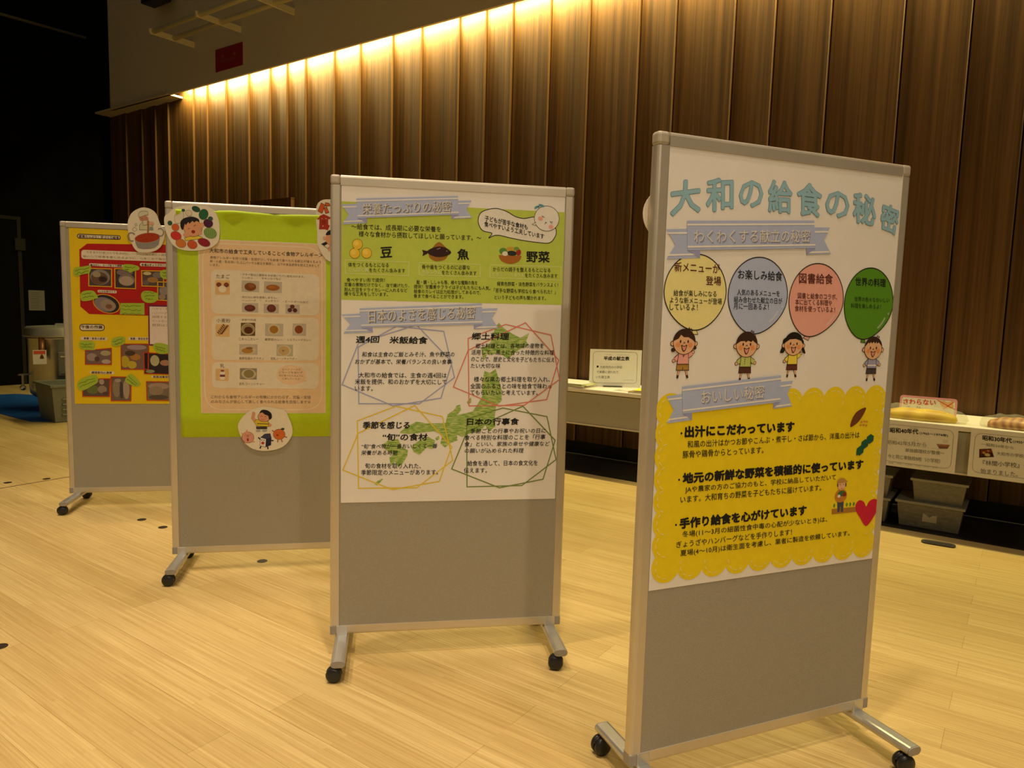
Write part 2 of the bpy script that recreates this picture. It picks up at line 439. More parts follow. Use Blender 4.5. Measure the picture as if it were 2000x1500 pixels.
rack = empty('lighting_rack', WALL_M @ Matrix.Translation((-6.2, 0.47, 4.64)))
tag(rack, 'cream metal ladder rack of two rails on bracket arms above the red notice', 'lighting rack')
M_RACK = mat('rack_cream', (0.86, 0.76, 0.46), 0.5)
for y in (-0.545, -0.275):
    bm = bmesh.new(); bm_tube(bm, (0.0, y, 0.035), (9.4, y, 0.035), 0.032)
    link_mesh('rail', bm, M_RACK, rack, smooth=True)
for k in range(10):
    bm = bmesh.new()
    bm_prism(bm, [(0.0, 0.0), (-0.59, 0.0), (-0.60, 0.06), (-0.30, 0.065), (0.0, 0.07)], lambda p, q, t: (t, p, q), 1.03 * k - 0.012, 1.03 * k + 0.012)
    link_mesh('bracket_arm', bm, M_RACK, rack)
bm = bmesh.new(); bm_box(bm, -0.21, 0.21, -0.10, 0.10, -0.13, 0.16)
spk = empty('wall_loudspeaker', WALL_M @ Matrix.Translation((-6.80, 0.30, 5.40)))
tag(spk, 'black box loudspeaker hung high on the bulkhead beside the rack', 'loudspeaker')
link_mesh('cabinet', bm, mat('speaker_black', (0.012, 0.012, 0.012), 0.5), spk, bevel=0.015)
bm = bmesh.new(); bm_box(bm, -0.05, 0.05, 0.10, 0.17, -0.05, 0.05)
link_mesh('wall_bracket', bm, mat('speaker_black', (0.012, 0.012, 0.012), 0.5), spk)
bm = bmesh.new(); bm_box(bm, -0.17, 0.17, -0.108, -0.10, -0.10, 0.13)
link_mesh('grille', bm, mat('speaker_grille', (0.02, 0.018, 0.015), 0.7), spk)

# brown box cover fixed to the panelled wall, its top showing over the green board
bx = empty('wall_cabinet', WALL_M @ Matrix.Translation((-4.78, 0.655, 1.2)))
tag(bx, 'brown wooden cover box on the panelled wall behind the lime green board', 'wall cabinet')
bm = bmesh.new(); bm_box(bm, -0.42, 0.40, -0.055, 0.0, 0.0, 1.40)
link_mesh('body', bm, M_PANEL, bx, bevel=0.004)
bm = bmesh.new(); bm_box(bm, -0.425, 0.405, -0.06, 0.0, 1.40, 1.412)
link_mesh('top_edge', bm, M_PANEL, bx)

# ------------------------------------------------------------------ stage corner: sheet, kettle, bin
M_TARP = mat('blue_tarp', (0.012, 0.10, 0.42), 0.45, var=0.15, scale=9, bump=0.3)
outline = [(-5.10, 7.63), (-5.36, 7.80), (-5.77, 8.10), (-6.5, 8.66), (-7.25, 9.35), (-6.72, 9.75), (-5.9, 9.6), (-4.75, 9.0), (-4.2, 8.35), (-4.75, 7.72)]
bm = bmesh.new(); bm_prism(bm, outline, lambda a, b, t: (a, b, t), 0.001, 0.005)
tag(link_mesh('blue_sheet', bm, M_TARP), 'blue plastic sheet spread on the floor under the big kettle', 'sheet')

kt = empty('soup_kettle', Matrix.Translation((-5.36, 8.62, 0.005)) @ Matrix.Rotation(math.radians(32), 4, 'Z'))
tag(kt, 'large stainless steel cooking kettle with a flat lid on the blue sheet', 'kettle')
bm = bmesh.new(); bm_lathe(bm, [(0.30, 0.16), (0.335, 0.20), (0.345, 0.28), (0.345, 0.83), (0.36, 0.84), (0.36, 0.86), (0.33, 0.86)], 40)
link_mesh('drum', bm, M_STEEL, kt, smooth=True)
bm = bmesh.new(); bm_lathe(bm, [(0.385, 0.862), (0.395, 0.866), (0.388, 0.885), (0.382, 0.945), (0.35, 0.975), (0.20, 0.985), (0.03, 0.987)], 48)
lid = link_mesh('lid', bm, mat('lid_aluminium', (0.60, 0.57, 0.50), 0.4, metal=0.8), kt, smooth=True)
bm = bmesh.new(); bm_tube(bm, (-0.06, -0.10, 1.005), (0.06, -0.10, 1.005), 0.012); bm_tube(bm, (-0.06, -0.10, 0.98), (-0.06, -0.10, 1.005), 0.01); bm_tube(bm, (0.06, -0.10, 0.98), (0.06, -0.10, 1.005), 0.01)
link_mesh('lid_grip', bm, M_STEEL, lid)
for k in range(4):
    a = math.pi / 4 + k * math.pi / 2
    bm = bmesh.new(); bm_tube(bm, (0.31 * math.cos(a), 0.31 * math.sin(a), 0.0), (0.31 * math.cos(a), 0.31 * math.sin(a), 0.30), 0.025)
    link_mesh('leg', bm, M_STEEL, kt, smooth=True)
bm = bmesh.new(); bm_box(bm, -0.05, 0.26, -0.40, -0.30, 0.42, 0.70)
cbx = link_mesh('control_box', bm, mat('control_grey', (0.20, 0.19, 0.17), 0.45, metal=0.4), kt, bevel=0.012)
bm = bmesh.new(); bm_box(bm, 0.10, 0.22, -0.406, -0.400, 0.52, 0.56)
link_mesh('red_button', bm, mat('button_red', (0.5, 0.02, 0.02), 0.5), cbx)
bm = bmesh.new(); bm_box(bm, -0.02, 0.24, -0.405, -0.400, 0.44, 0.46)
link_mesh('chrome_strip', bm, M_CHROME, cbx)
bm = bmesh.new(); bm_box(bm, -0.02, 0.10, -0.405, -0.400, 0.64, 0.65)
link_mesh('chrome_strip', bm, M_CHROME, cbx)
bm = bmesh.new(); bm_tube(bm, (-0.20, -0.30, 0.86), (-0.20, -0.345, 0.62), 0.03)
link_mesh('side_pipe', bm, mat('copper_pipe', (0.34, 0.16, 0.06), 0.4, metal=0.6), kt, smooth=True)
bm = bmesh.new(); bm_box(bm, -0.285, -0.155, -0.365, -0.360, 0.56, 0.72)
tagp = link_mesh('paper_tag', bm, mat('tag_paper', (0.80, 0.74, 0.66), 0.7), kt)
bm = bmesh.new(); bm_box(bm, -0.275, -0.165, -0.368, -0.365, 0.675, 0.712)
link_mesh('red_print', bm, mat('tag_red', (0.70, 0.10, 0.05), 0.6), tagp)
bm = bmesh.new(); bm_tube(bm, (-0.32, -0.02, 0.42), (-0.44, -0.10, 0.42), 0.012); bm_tube(bm, (-0.40, -0.10, 0.42), (-0.40, -0.10, 0.30), 0.012)
hl = link_mesh('lever', bm, M_STEEL, kt)
bm = bmesh.new(); bmesh.ops.create_uvsphere(bm, u_segments=16, v_segments=10, radius=0.032, matrix=Matrix.Translation((-0.40, -0.10, 0.27)))
link_mesh('chrome_knob', bm, M_CHROME, hl, smooth=True)

c = Vector((-4.826, 7.555, 0)); ex = Vector((-0.422, 0.372, 0)).normalized(); ey = Vector((0.372, 0.422, 0)).normalized()
tote = empty('tote_bin', frame(c + Vector((0, 0, 0.0052)), ex, ey, (0, 0, 1)))
tag(tote, 'grey green plastic tote bin standing in front of the kettle', 'bin')
M_TOTE = mat('tote_grey', (0.17, 0.175, 0.135), 0.5, var=0.08, scale=20)
def tub(bm, lx, ly, h, t=0.008, flare=0.03, z0=0.0):
    lo = [(flare, flare), (lx - flare, flare), (lx - flare, ly - flare), (flare, ly - flare)]
    hi = [(0, 0), (lx, 0), (lx, ly), (0, ly)]
    A = [bm.verts.new((*p, z0)) for p in lo]; B = [bm.verts.new((*p, z0 + h)) for p in hi]
    Ci = [bm.verts.new((p[0] + (t if p[0] < lx / 2 else -t), p[1] + (t if p[1] < ly / 2 else -t), z0 + h)) for p in hi]
    Di = [bm.verts.new((p[0] + (t if p[0] < lx / 2 else -t), p[1] + (t if p[1] < ly / 2 else -t), z0 + t)) for p in lo]
    bm.faces.new(A[::-1]); bm.faces.new(Di)
    for i in range(4):
        j = (i + 1) % 4
        bm.faces.new((A[i], A[j], B[j], B[i])); bm.faces.new((B[i], B[j], Ci[j], Ci[i])); bm.faces.new((Ci[i], Ci[j], Di[j], Di[i]))
bm = bmesh.new(); tub(bm, 0.56, 0.50, 0.395, flare=0.035)
link_mesh('body', bm, M_TOTE, tote)
bm = bmesh.new()
for x0, x1, y0, y1 in ((-0.016, 0.576, -0.016, 0.006), (-0.016, 0.576, 0.494, 0.516), (-0.016, 0.006, 0.006, 0.494), (0.554, 0.576, 0.006, 0.494)):
    bm_box(bm, x0, x1, y0, y1, 0.372, 0.40)
link_mesh('rim', bm, M_TOTE, tote, bevel=0.004)
for k in range(4):
    bm = bmesh.new(); bm_box(bm, -0.006 + 0.004 * k, 0.03, 0.10, 0.42, 0.24 - 0.055 * k, 0.252 - 0.055 * k)
    link_mesh('rib', bm, mat('tote_rib', (0.24, 0.25, 0.20), 0.4), tote)

# ------------------------------------------------------------------ floor fittings
M_PLUG = mat('floor_plug', (0.03, 0.02, 0.012), 0.5)
plugs = [(-1.938, 2.663, 'dark round floor plug by the open floor, nearest to the camera'), (-2.236, 4.314, 'dark floor plug between yellow and green boards, one nearer the yellow board'),
         (-2.041, 4.176, 'dark floor plug between yellow and green boards, one nearer the green board'), (-1.275, 3.66, 'dark floor plug under the lime green board'),
         (-2.93, 4.86, 'dark floor plug beside the left caster of the yellow board'), (-3.41, 5.24, 'dark floor plug on the seam left of the yellow board, closest to it'),
         (-3.60, 5.10, 'dark floor plug on the seam left of the yellow board, middle of three'), (-3.68, 5.08, 'dark floor plug on the seam left of the yellow board, farthest from it')]
bm = bmesh.new(); bm_lathe(bm, [(0.026, 0.0005), (0.026, 0.0016), (0.021, 0.0024), (0.004, 0.0024)], 20)
plug0 = link_mesh('floor_plug', bm, M_PLUG)
for k, (x, y, lb) in enumerate(plugs):
    q = plug0 if k == 0 else plug0.copy()
    if k: COL.objects.link(q)
    q.location = (x, y, 0); tag(q, lb, 'floor plug', 'floor plugs')
bm = bmesh.new(); bm_prism(bm, rrect([(0, 0.045), (0.62, 0.045), (0.62, -0.045), (0, -0.045)], 0.04), lambda a, b, t: (a, b, t), 0.0005, 0.003)
q = link_mesh('floor_hatch', bm, mat('hatch_brown', (0.10, 0.06, 0.03), 0.5)); q.location = (-4.62, 6.05, 0); q.rotation_euler = (0, 0, WALL_A)
tag(q, 'narrow dark floor hatch at the left, beyond the floor plugs', 'floor hatch')
bm = bmesh.new(); bm_box(bm, 0, 3.0, -0.006, 0.006, 0.0002, 0.0012)
q = link_mesh('trim_2', bm, mat('seam_dark', (0.10, 0.06, 0.025), 0.6)); q.location = (-4.24, 3.89, 0); q.rotation_euler = (0, 0, math.radians(56.4))
structure(q, 'dark seam across the floorboards left of the yellow board')
oc = empty('floor_outlet', WALL_M @ Matrix.Translation((2.743, -0.205, 0.0)) @ Matrix.Rotation(math.radians(4), 4, 'Z'))
tag(oc, 'oval dark floor outlet cover in front of the storage boxes', 'floor outlet')
bm = bmesh.new(); bm_prism(bm, rrect([(-0.09, 0.036), (0.09, 0.036), (0.09, -0.036), (-0.09, -0.036)], 0.035), lambda a, b, t: (a, b, t), 0.0005, 0.009)
link_mesh('cover_plate', bm, mat('outlet_dark', (0.05, 0.045, 0.04), 0.4), oc)
bm = bmesh.new(); bm_prism(bm, rrect([(-0.072, 0.022), (0.072, 0.022), (0.072, -0.022), (-0.072, -0.022)], 0.021), lambda a, b, t: (a, b, t), 0.009, 0.0105)
link_mesh('flap', bm, mat('outlet_flap', (0.03, 0.028, 0.028), 0.5), oc)

# ------------------------------------------------------------------ folding tables along the wall
M_TOP = mat('table_top', (0.80, 0.76, 0.66), 0.4, var=0.02)
M_MOD = mat('modesty_grey', (0.36, 0.335, 0.27), 0.55, var=0.03)
def table(s0, s1, n0, label):
    t = empty('folding_table', WALL_M @ Matrix.Translation((s0, n0, 0.0012)))
    tag(t, label, 'table', 'folding tables along the panelled wall')
    w = s1 - s0
    bm = bmesh.new(); bm_box(bm, 0, w, 0, 0.645, 0.668, 0.70); link_mesh('tabletop', bm, M_TOP, t, bevel=0.004)
    bm = bmesh.new(); bm_box(bm, 0.02, w - 0.02, 0.022, 0.034, 0.405, 0.66)
    md = link_mesh('modesty_panel', bm, M_MOD, t)
    bm = bmesh.new(); bm_box(bm, 0.02, w - 0.02, 0.016, 0.036, 0.396, 0.408); link_mesh('bottom_trim', bm, mat('modesty_trim', (0.60, 0.54, 0.42), 0.4), md)
    for x in (0.12, w - 0.12):
        for y in (0.06, 0.56):
            bm = bmesh.new(); bm_tube(bm, (x, y, 0.012), (x, y, 0.668), 0.014); bm_lathe(bm, [(0.02, 0.0), (0.02, 0.014)], 12, (x, y))
            link_mesh('leg', bm, mat('table_leg', (0.16, 0.15, 0.13), 0.4, metal=0.5), t, smooth=False)
    bm = bmesh.new(); bm_box(bm, 0.12, w - 0.12, 0.25, 0.27, 0.62, 0.668); link_mesh('cross_bar', bm, mat('table_leg', (0.16, 0.15, 0.13), 0.4), t)
    return t
table(-0.95, 0.85, 0.0, 'white topped folding table carrying the stand-up menu card and booklets')
table(1.78, 3.58, 0.0, 'white topped folding table with the bread samples and two hanging sheets')
M_ALUE = mat('edge_tan', (0.50, 0.38, 0.18), 0.5)

# stand-up card on the left table
M_G = upright(CARD[0], CARD[1], CARD[2], 0.0)
cw = [(0.0142,1.0177),(0.4493,1.0181),(0.4544,0.7094),(0.0169,0.7023)]
cu0 = cw[3][0]; cu1 = cw[2][0]; cv1 = 0.5 * (cw[0][1] + cw[1][1])
M_CARDP = mat('card_paper', (0.78, 0.76, 0.72), 0.6, var=0.02)
card = sheet('menu_card', [(cu0, 0.702), (cu1, 0.702), (cu1, cv1), (cu0, cv1)], M_CARDP, M_G, -0.004, 0.0, 'white stand-up card about menus on the folding table behind', 'card')
pr = Print(0.0003)
pr.line(rrect([(0.0422,0.9986),(0.4178,0.9990),(0.4199,0.7345),(0.0478,0.7323)], 0.035), 0.0022, (0.10, 0.11, 0.10), 1, True)
pr.build('border_line', card)
pr = Print(0.0003)
pr.text('平成の献立表', (0.1341,0.9237),(0.3507,0.9272),(0.1327,0.9596), BLACK, 2, 0.035)
pr.text('へい せい　　こん だて ひょう', (0.1421,0.9685),(0.3468,0.9709),(0.1417,0.9779), (0.2, 0.2, 0.2), 2)
pr.build('title_lettering', card)
pr = Print(0.0003)
GR = (0.24, 0.23, 0.21)
pr.ell((0.0847,0.8707),0.0086,0.0094, BLACK, 2)
pr.text('大和市内の小学校', (0.1037,0.8548),(0.2932,0.8575),(0.1027,0.8798), GR, 2, 0.012); pr.text('で実際に使われて', (0.0780,0.8125),(0.2637,0.8152),(0.0770,0.8368), GR, 2, 0.012); pr.text('いた献立表', (0.0738,0.7692),(0.1920,0.7708),(0.0729,0.7935), GR, 2, 0.012)
pr.text('やまとし ない　しょうがっこう', (0.1003,0.8899),(0.2916,0.8935),(0.1000,0.8993), (0.45, 0.44, 0.42), 2); pr.text('じっさい　つか', (0.1021,0.8453),(0.1881,0.8461),(0.1018,0.8532), (0.45, 0.44, 0.42), 2)
pr.line([(0.3090,0.7622),(0.3971,0.7630)], 0.0016, GR, 2)
pr.build('body_lettering', card)
bm = bmesh.new(); bm_box(bm, cu0 + 0.12, cu0 + 0.28, 0.7005, 0.709, 0.001, 0.02)
link_mesh('card_foot', bm, mat('card_foot_dark', (0.03, 0.028, 0.025), 0.5), card)
bm = bmesh.new(); bm_prism(bm, [(0.0, 0.702), (0.0, 0.86), (-0.10, 0.702)], lambda a, b, t: (cu0 + 0.2 + t, b, a - 0.005), -0.06, 0.06)
link_mesh('back_strut', bm, M_CARDP, card)

# booklets and print on the left table
def booklet(s, n, z, w, d, h, rot, cols, label, name='booklet', group='booklets on the left folding table'):
    t = empty(name, WALL_M @ Matrix.Translation((s, n, z)) @ Matrix.Rotation(rot, 4, 'Z'))
    tag(t, label, 'booklet', group)
    bm = bmesh.new(); bm_box(bm, -w / 2, w / 2, -d / 2, d / 2, 0, h * 0.85); link_mesh('pages', bm, mat('pages', (0.74, 0.70, 0.58), 0.7), t)
    bm = bmesh.new(); bm_box(bm, -w / 2 - 0.002, w / 2 + 0.002, -d / 2 - 0.002, d / 2 + 0.002, h * 0.85, h); link_mesh('cover', bm, ink(cols), t)
booklet(0.0, 0.11, 0.7018, 0.30, 0.21, 0.010, 0.05, (0.25, 0.18, 0.08), 'brown booklet, bottom of the stack left of the menu card')
booklet(-0.01, 0.115, 0.7119, 0.30, 0.21, 0.008, -0.06, (0.42, 0.50, 0.20), 'pale green booklet, second of the stack left of the menu card')
booklet(0.0, 0.12, 0.7200, 0.29, 0.21, 0.008, 0.10, (0.55, 0.58, 0.22), 'yellow green booklet, third of the stack left of the menu card')
booklet(-0.03, 0.115, 0.7281, 0.29, 0.20, 0.006, -0.02, (0.68, 0.66, 0.58), 'whitish booklet on top of the stack left of the menu card')
booklet(0.68, 0.13, 0.7018, 0.30, 0.21, 0.012, 0.04, (0.30, 0.20, 0.05), 'brown booklet, bottom of the pair right of the menu card')
booklet(0.70, 0.15, 0.7139, 0.28, 0.20, 0.012, 0.22, (0.85, 0.72, 0.02), 'bright yellow booklet on the pair right of the menu card')
pp = sheet('printed_leaflet', [(-0.15, -0.10), (0.15, -0.10), (0.15, 0.10), (-0.15, 0.10)], M_CARDP, WALL_M @ Matrix.Translation((0.43, 0.115, 0.7013)), 0.0004, 0.0012,
           'printed leaflet lying flat in front of the menu card', 'leaflet')
pr = Print(0.0013); pr.poly([(-0.06, -0.04), (0.12, -0.04), (0.12, 0.07), (-0.06, 0.07)], (0.40, 0.37, 0.33)); pr.ell((0.03, 0.02), 0.05, 0.03, (0.62, 0.58, 0.52), 2)
pr.build('printed_photo', pp)

# sheets hanging on the front of the right table
M_S = frame(wall_point(2.0, -0.012, 0), WD, (0, 0, 1), -WN)
SIGN_GROUP = 'sheets hanging on the bread table'
_a = (0.7814,0.5449); _b = (0.8470,0.5408)
r1 = _a[0]; l2 = _b[0]
sg1 = sheet('hanging_sheet', [(r1 - 0.42, 0.405), (r1, 0.405), (r1, 0.699), (r1 - 0.42, 0.699)], M_CARDP, M_S, 0.003, 0.005, 'white hanging sheet headed with the years 1965 to 1974', 'sheet', SIGN_GROUP)
sg2 = sheet('hanging_sheet', [(l2, 0.405), (l2 + 0.42, 0.405), (l2 + 0.42, 0.699), (l2, 0.699)], M_CARDP, M_S, 0.003, 0.005, 'white hanging sheet headed with years from 1955, with a food photo', 'sheet', SIGN_GROUP)
pr = Print(0.0053)
pr.line(rrect([(r1 - 0.397, 0.672), (r1 - 0.023, 0.672), (r1 - 0.023, 0.432), (r1 - 0.397, 0.432)], 0.04), 0.0018, (0.12, 0.12, 0.14), 1, True); pr.build('border_line', sg1)
pr = Print(0.0053)
pr.text('昭和40年代', (0.4092,0.6167),(0.5696,0.6246),(0.4067,0.6509), BLACK, 2, 0.03); pr.text('(1965～1974年)', (0.5765,0.6236),(0.7304,0.6257),(0.5749,0.6444), BLACK, 2, 0.02)
pr.text('ねんだい', (0.5194,0.6569),(0.5639,0.6585),(0.5188,0.6650), GR, 2, 0.012)
pr.build('title_lettering', sg1)
pr = Print(0.0053)
pr.text('昭和42年5月から', (0.3983,0.5397),(0.6193,0.5517),(0.3962,0.5675), GR, 2, 0.012); pr.build('line_lettering', sg1); pr = Print(0.0053); pr.text('単独調理校が整備～', (0.5054,0.5040),(0.7200,0.5131),(0.5035,0.5287), GR, 2, 0.012); pr.build('line_lettering', sg1); pr = Print(0.0053); pr.text('今と同じ単独校8校（小学校）', (0.4089,0.4513),(0.7004,0.4588),(0.4069,0.4791), GR, 2, 0.012)
pr.build('line_lettering', sg1); pr = Print(0.0053)
pr.text('しょうわ　　ねん　　がつ', (0.4038,0.5769),(0.5737,0.5812),(0.4032,0.5861), (0.5, 0.49, 0.47), 2); pr.build('line_lettering', sg1); pr = Print(0.0053); pr.text('たんどくちょうりこう　せいび', (0.5025,0.5434),(0.6900,0.5431),(0.5018,0.5525), (0.5, 0.49, 0.47), 2)
pr.build('line_lettering', sg1); pr = Print(0.0053)
pr.text('林間　大和　北大和　渋谷　草柳　深見', (0.4156,0.4166),(0.6895,0.4245),(0.4147,0.4286), (0.45, 0.44, 0.42), 2)
pr.build('line_lettering', sg1)
pr = Print(0.0053)
pr.poly([(0.6720,0.5773),(0.7426,0.5808),(0.7332,0.5553),(0.6895,0.5503)], (0.20, 0.10, 0.07), 2); pr.poly([(0.6739,0.5775),(0.7414,0.5815),(0.7340,0.5698),(0.6806,0.5649)], (0.36, 0.16, 0.07), 3); pr.line(smooth_loop([(0.7049,0.5996),(0.7118,0.6095),(0.7183,0.5991),(0.7252,0.6090),(0.7298,0.5984),(0.7132,0.5917)]), 0.0012, (0.5, 0.25, 0.15), 3, True)
pr.build('bowl_picture', sg1)
pr = Print(0.0053)
pr.line(rrect([(l2 + 0.023, 0.672), (l2 + 0.397, 0.672), (l2 + 0.397, 0.432), (l2 + 0.023, 0.432)], 0.04), 0.0018, (0.12, 0.12, 0.14), 1, True); pr.build('border_line', sg2)
pr = Print(0.0053)
pr.text('昭和30年代', (0.9077,0.6316),(1.0545,0.6317),(0.9051,0.6636), BLACK, 2, 0.03); pr.text('(1955～1964年)', (1.0590,0.6323),(1.1944,0.6316),(1.0573,0.6535), BLACK, 2, 0.02)
pr.build('title_lettering', sg2)
pr = Print(0.0053)
pr.text('～昭和34年から', (0.9049,0.5980),(1.0654,0.5962),(0.9033,0.6179), GR, 2, 0.012); pr.build('line_lettering', sg2); pr = Print(0.0053); pr.text('大和市の学校給食', (0.9862,0.5515),(1.1603,0.5541),(0.9843,0.5739), GR, 2, 0.012)
pr.build('line_lettering', sg2); pr = Print(0.0053)
pr.text('『林間小学校』から', (0.9215,0.4818),(1.1789,0.4940),(0.9190,0.5131), (0.16, 0.16, 0.16), 2, 0.014); pr.build('line_lettering', sg2); pr = Print(0.0053); pr.text('始まりました。', (0.9146,0.4306),(1.0995,0.4362),(0.9122,0.4611), (0.22, 0.22, 0.22), 2, 0.012)
pr.build('line_lettering', sg2)
pr = Print(0.0053)
pr.poly([(0.8968,0.5763),(0.9564,0.5874),(0.9736,0.5389),(0.8999,0.5240)], (0.05, 0.012, 0.012), 2); pr.poly([(0.9033,0.5728),(0.9550,0.5829),(0.9635,0.5658),(0.9052,0.5489)], (0.20, 0.03, 0.02), 3); pr.ell((0.9398,0.5472),0.0143,0.0095, (0.55, 0.45, 0.25), 4); pr.ell((0.9209,0.5577),0.0079,0.0069, (0.5, 0.30, 0.05), 4)
pr.ell((0.9415,0.5714),0.0071,0.0052, (0.45, 0.20, 0.08), 4)
pr.build('food_photo', sg2)

# do-not-touch card behind the bagged bread
M_N = frame(wall_point(2.0, 0.40, 0), WD, (0, 0, 1), -WN)
q = [(0.3993,0.8264),(0.7346,0.8268),(0.7327,0.7370),(0.3939,0.7208)]
tl, tr = q[0], q[1]
w0, w1 = q[0][0], q[2][0] + 0.004
zt = 0.5 * (tl[1] + tr[1])
tc_ = sheet('touch_warning_card', rrect([(w0, zt), (w1, zt), (w1, 0.702), (w0, 0.702)], 0.022), mat('card_pink', (0.80, 0.36, 0.46), 0.25, coat=0.6), M_N, -0.004, 0.0,
            'pink bordered white card with red writing behind the bagged bread', 'card')
pr = Print(0.0003)
pr.poly(rrect([(w0 + 0.013, zt - 0.014), (w1 - 0.013, zt - 0.014), (w1 - 0.013, 0.712), (w0 + 0.013, 0.712)], 0.015), (0.80, 0.78, 0.70), 1); pr.build('white_panel', tc_)
pr = Print(0.0003); pr.text('さわらない', (0.4216,0.7613),(0.6148,0.7728),(0.4187,0.8005), (0.62, 0.05, 0.02), 3, 0.03); pr.text('で　ね', (0.4428,0.7397),(0.5285,0.7446),(0.4417,0.7544), (0.05, 0.05, 0.20), 3); pr.build('red_lettering', tc_)
pr = Print(0.0003)
for a in range(5):
    pr.ell(((0.6519,0.7765)[0] + 0.012 * a, (0.6595,0.7845)[1] + 0.006 * math.sin(a * 2)), 0.010, 0.024, (0.78, 0.50, 0.25), 3, 0.6 - 0.25 * a)
pr.ell((0.6969,0.7787),0.0203,0.0190, (0.75, 0.52, 0.15), 2)
pr.line([(0.6224,0.8098),(0.7230,0.7574)], 0.0045, (0.65, 0.05, 0.02), 5); pr.line([(0.7171,0.8070),(0.6578,0.7531)], 0.0045, (0.65, 0.05, 0.02), 5)
pr.build('crossed_hand_picture', tc_)

# bagged bread samples
def loaf_mesh(L, w, h, bumps, tilt=0.0, seg=40, ring=18, flat=0.25):
    bm = bmesh.new(); rings = []
    for i in range(seg + 1):
        t = i / seg; x = (t - 0.5) * L
        e = max(0.0, 1 - abs(2 * t - 1) ** 3.2) ** 0.5
        wob = 1 + bumps * math.sin(t * 34)
        r = []
        for k in range(ring):
            a = 2 * math.pi * k / ring
            y = w / 2 * e * math.cos(a) * (1 + 0.04 * math.sin(t * 9 + a)); z = h / 2 * e * math.sin(a) * wob
            z = max(z, -h / 2 * flat) + h / 2 * flat
            r.append(bm.verts.new((x + tilt * y, y, z)))
        rings.append(r)
    for a, b in zip(rings, rings[1:]):
        for k in range(ring): bm.faces.new((a[k], a[(k + 1) % ring], b[(k + 1) % ring], b[k]))
    bm.faces.new(rings[0][::-1]); bm.faces.new(rings[-1])
    bmesh.ops.remove_doubles(bm, verts=bm.verts[:], dist=1e-5)
    return bm
def baked(name, c0, c1, sc):
    m, nt, b = new_mat(name)
    tc = nt.nodes.new('ShaderNodeTexCoord'); wv = nt.nodes.new('ShaderNodeTexWave'); wv.inputs['Scale'].default_value = sc; wv.inputs['Distortion'].default_value = 3; wv.bands_direction = 'X'
    ra = nt.nodes.new('ShaderNodeValToRGB'); ra.color_ramp.elements[0].color = (*c0, 1); ra.color_ramp.elements[1].color = (*c1, 1)
    mp = nt.nodes.new('ShaderNodeMapping'); mp.inputs['Rotation'].default_value = (0, 0.5, 0.5)
    nt.links.new(tc.outputs['Object'], mp.inputs['Vector']); nt.links.new(mp.outputs[0], wv.inputs['Vector']); nt.links.new(wv.outputs['Fac'], ra.inputs['Fac']); nt.links.new(ra.outputs['Color'], b.inputs['Base Color'])
    b.inputs['Roughness'].default_value = 0.4
    return m
M_BAG = clear_plastic('clear_bag', (0.85, 0.84, 0.74), 0.13, 0.06)
br1 = empty('bagged_bread', WALL_M @ Matrix.Translation((2.555, 0.13, 0.7018)))
tag(br1, 'long yellow bread sample in a clear plastic bag on the right table', 'bread', 'bread samples in clear bags')
link_mesh('loaf', loaf_mesh(0.42, 0.15, 0.115, 0.02), baked('yellow_bread', (0.66, 0.40, 0.0), (0.80, 0.56, 0.004), 3), br1, smooth=True)
bm = loaf_mesh(0.53, 0.21, 0.155, 0.06)
for v in bm.verts: v.co += Vector((random.uniform(-1, 1), random.uniform(-1, 1), abs(random.uniform(0, 1)))) * 0.004
link_mesh('plastic_bag', bm, M_BAG, br1, smooth=True)
br2 = empty('bagged_bread', WALL_M @ Matrix.Translation((3.10, 0.13, 0.7018)))
tag(br2, 'brown crusty bread roll in a clear plastic bag on the right table', 'bread', 'bread samples in clear bags')
link_mesh('loaf', loaf_mesh(0.36, 0.15, 0.11, 0.05, 0.3), baked('brown_bread', (0.34, 0.12, 0.025), (0.66, 0.34, 0.09), 9), br2, smooth=True)
bm = loaf_mesh(0.45, 0.20, 0.135, 0.06)
for v in bm.verts: v.co += Vector((random.uniform(-1, 1), random.uniform(-1, 1), abs(random.uniform(0, 1)))) * 0.004
link_mesh('plastic_bag', bm, M_BAG, br2, smooth=True)

# clear storage boxes under the right table
M_BOX = clear_plastic('frosted_box', (0.34, 0.32, 0.24), 0.55, 0.3)
M_LIDP = mat('box_lid', (0.30, 0.29, 0.23), 0.4)
def storage_box(s, n, z, w, d, h, label, sticker=False):
    t = empty('storage_box', WALL_M @ Matrix.Translation((s, n, z)))
    tag(t, label, 'storage box', 'clear storage boxes under the table')
    bm = bmesh.new(); tub(bm, w, d, h - 0.012, 0.004, 0.018); link_mesh('body', bm, M_BOX, t)
    bm = bmesh.new(); bm_box(bm, -0.012, w + 0.012, -0.012, d + 0.012, h - 0.018, h); link_mesh('lid', bm, M_LIDP, t, bevel=0.004)
    for k in range(7):
        x = random.uniform(0.07, w - 0.07); y = random.uniform(0.045, 0.14); r = random.uniform(0.02, 0.035)
        bm = bmesh.new(); bmesh.ops.create_icosphere(bm, subdivisions=2, radius=r, matrix=Matrix.Translation((x, y, r + 0.008 + random.uniform(0, h - 0.10))))
        link_mesh('packed_item', bm, ink(random.choice([(0.45, 0.33, 0.18), (0.30, 0.30, 0.26), (0.50, 0.42, 0.22), (0.25, 0.22, 0.20)])), t, smooth=True)
    if sticker:
        bm = bmesh.new(); bm_prism(bm, [(0.40 * w, 0.045), (0.62 * w, 0.045), (0.62 * w, 0.095), (0.55 * w, 0.09), (0.51 * w, 0.075), (0.46 * w, 0.09), (0.41 * w, 0.10)], lambda a, b, tt: (a, tt + 0.018 * (1 - b / h), b), -0.003, -0.001)
        link_mesh('paper_label', bm, mat('box_label', (0.52, 0.47, 0.34), 0.7), t)
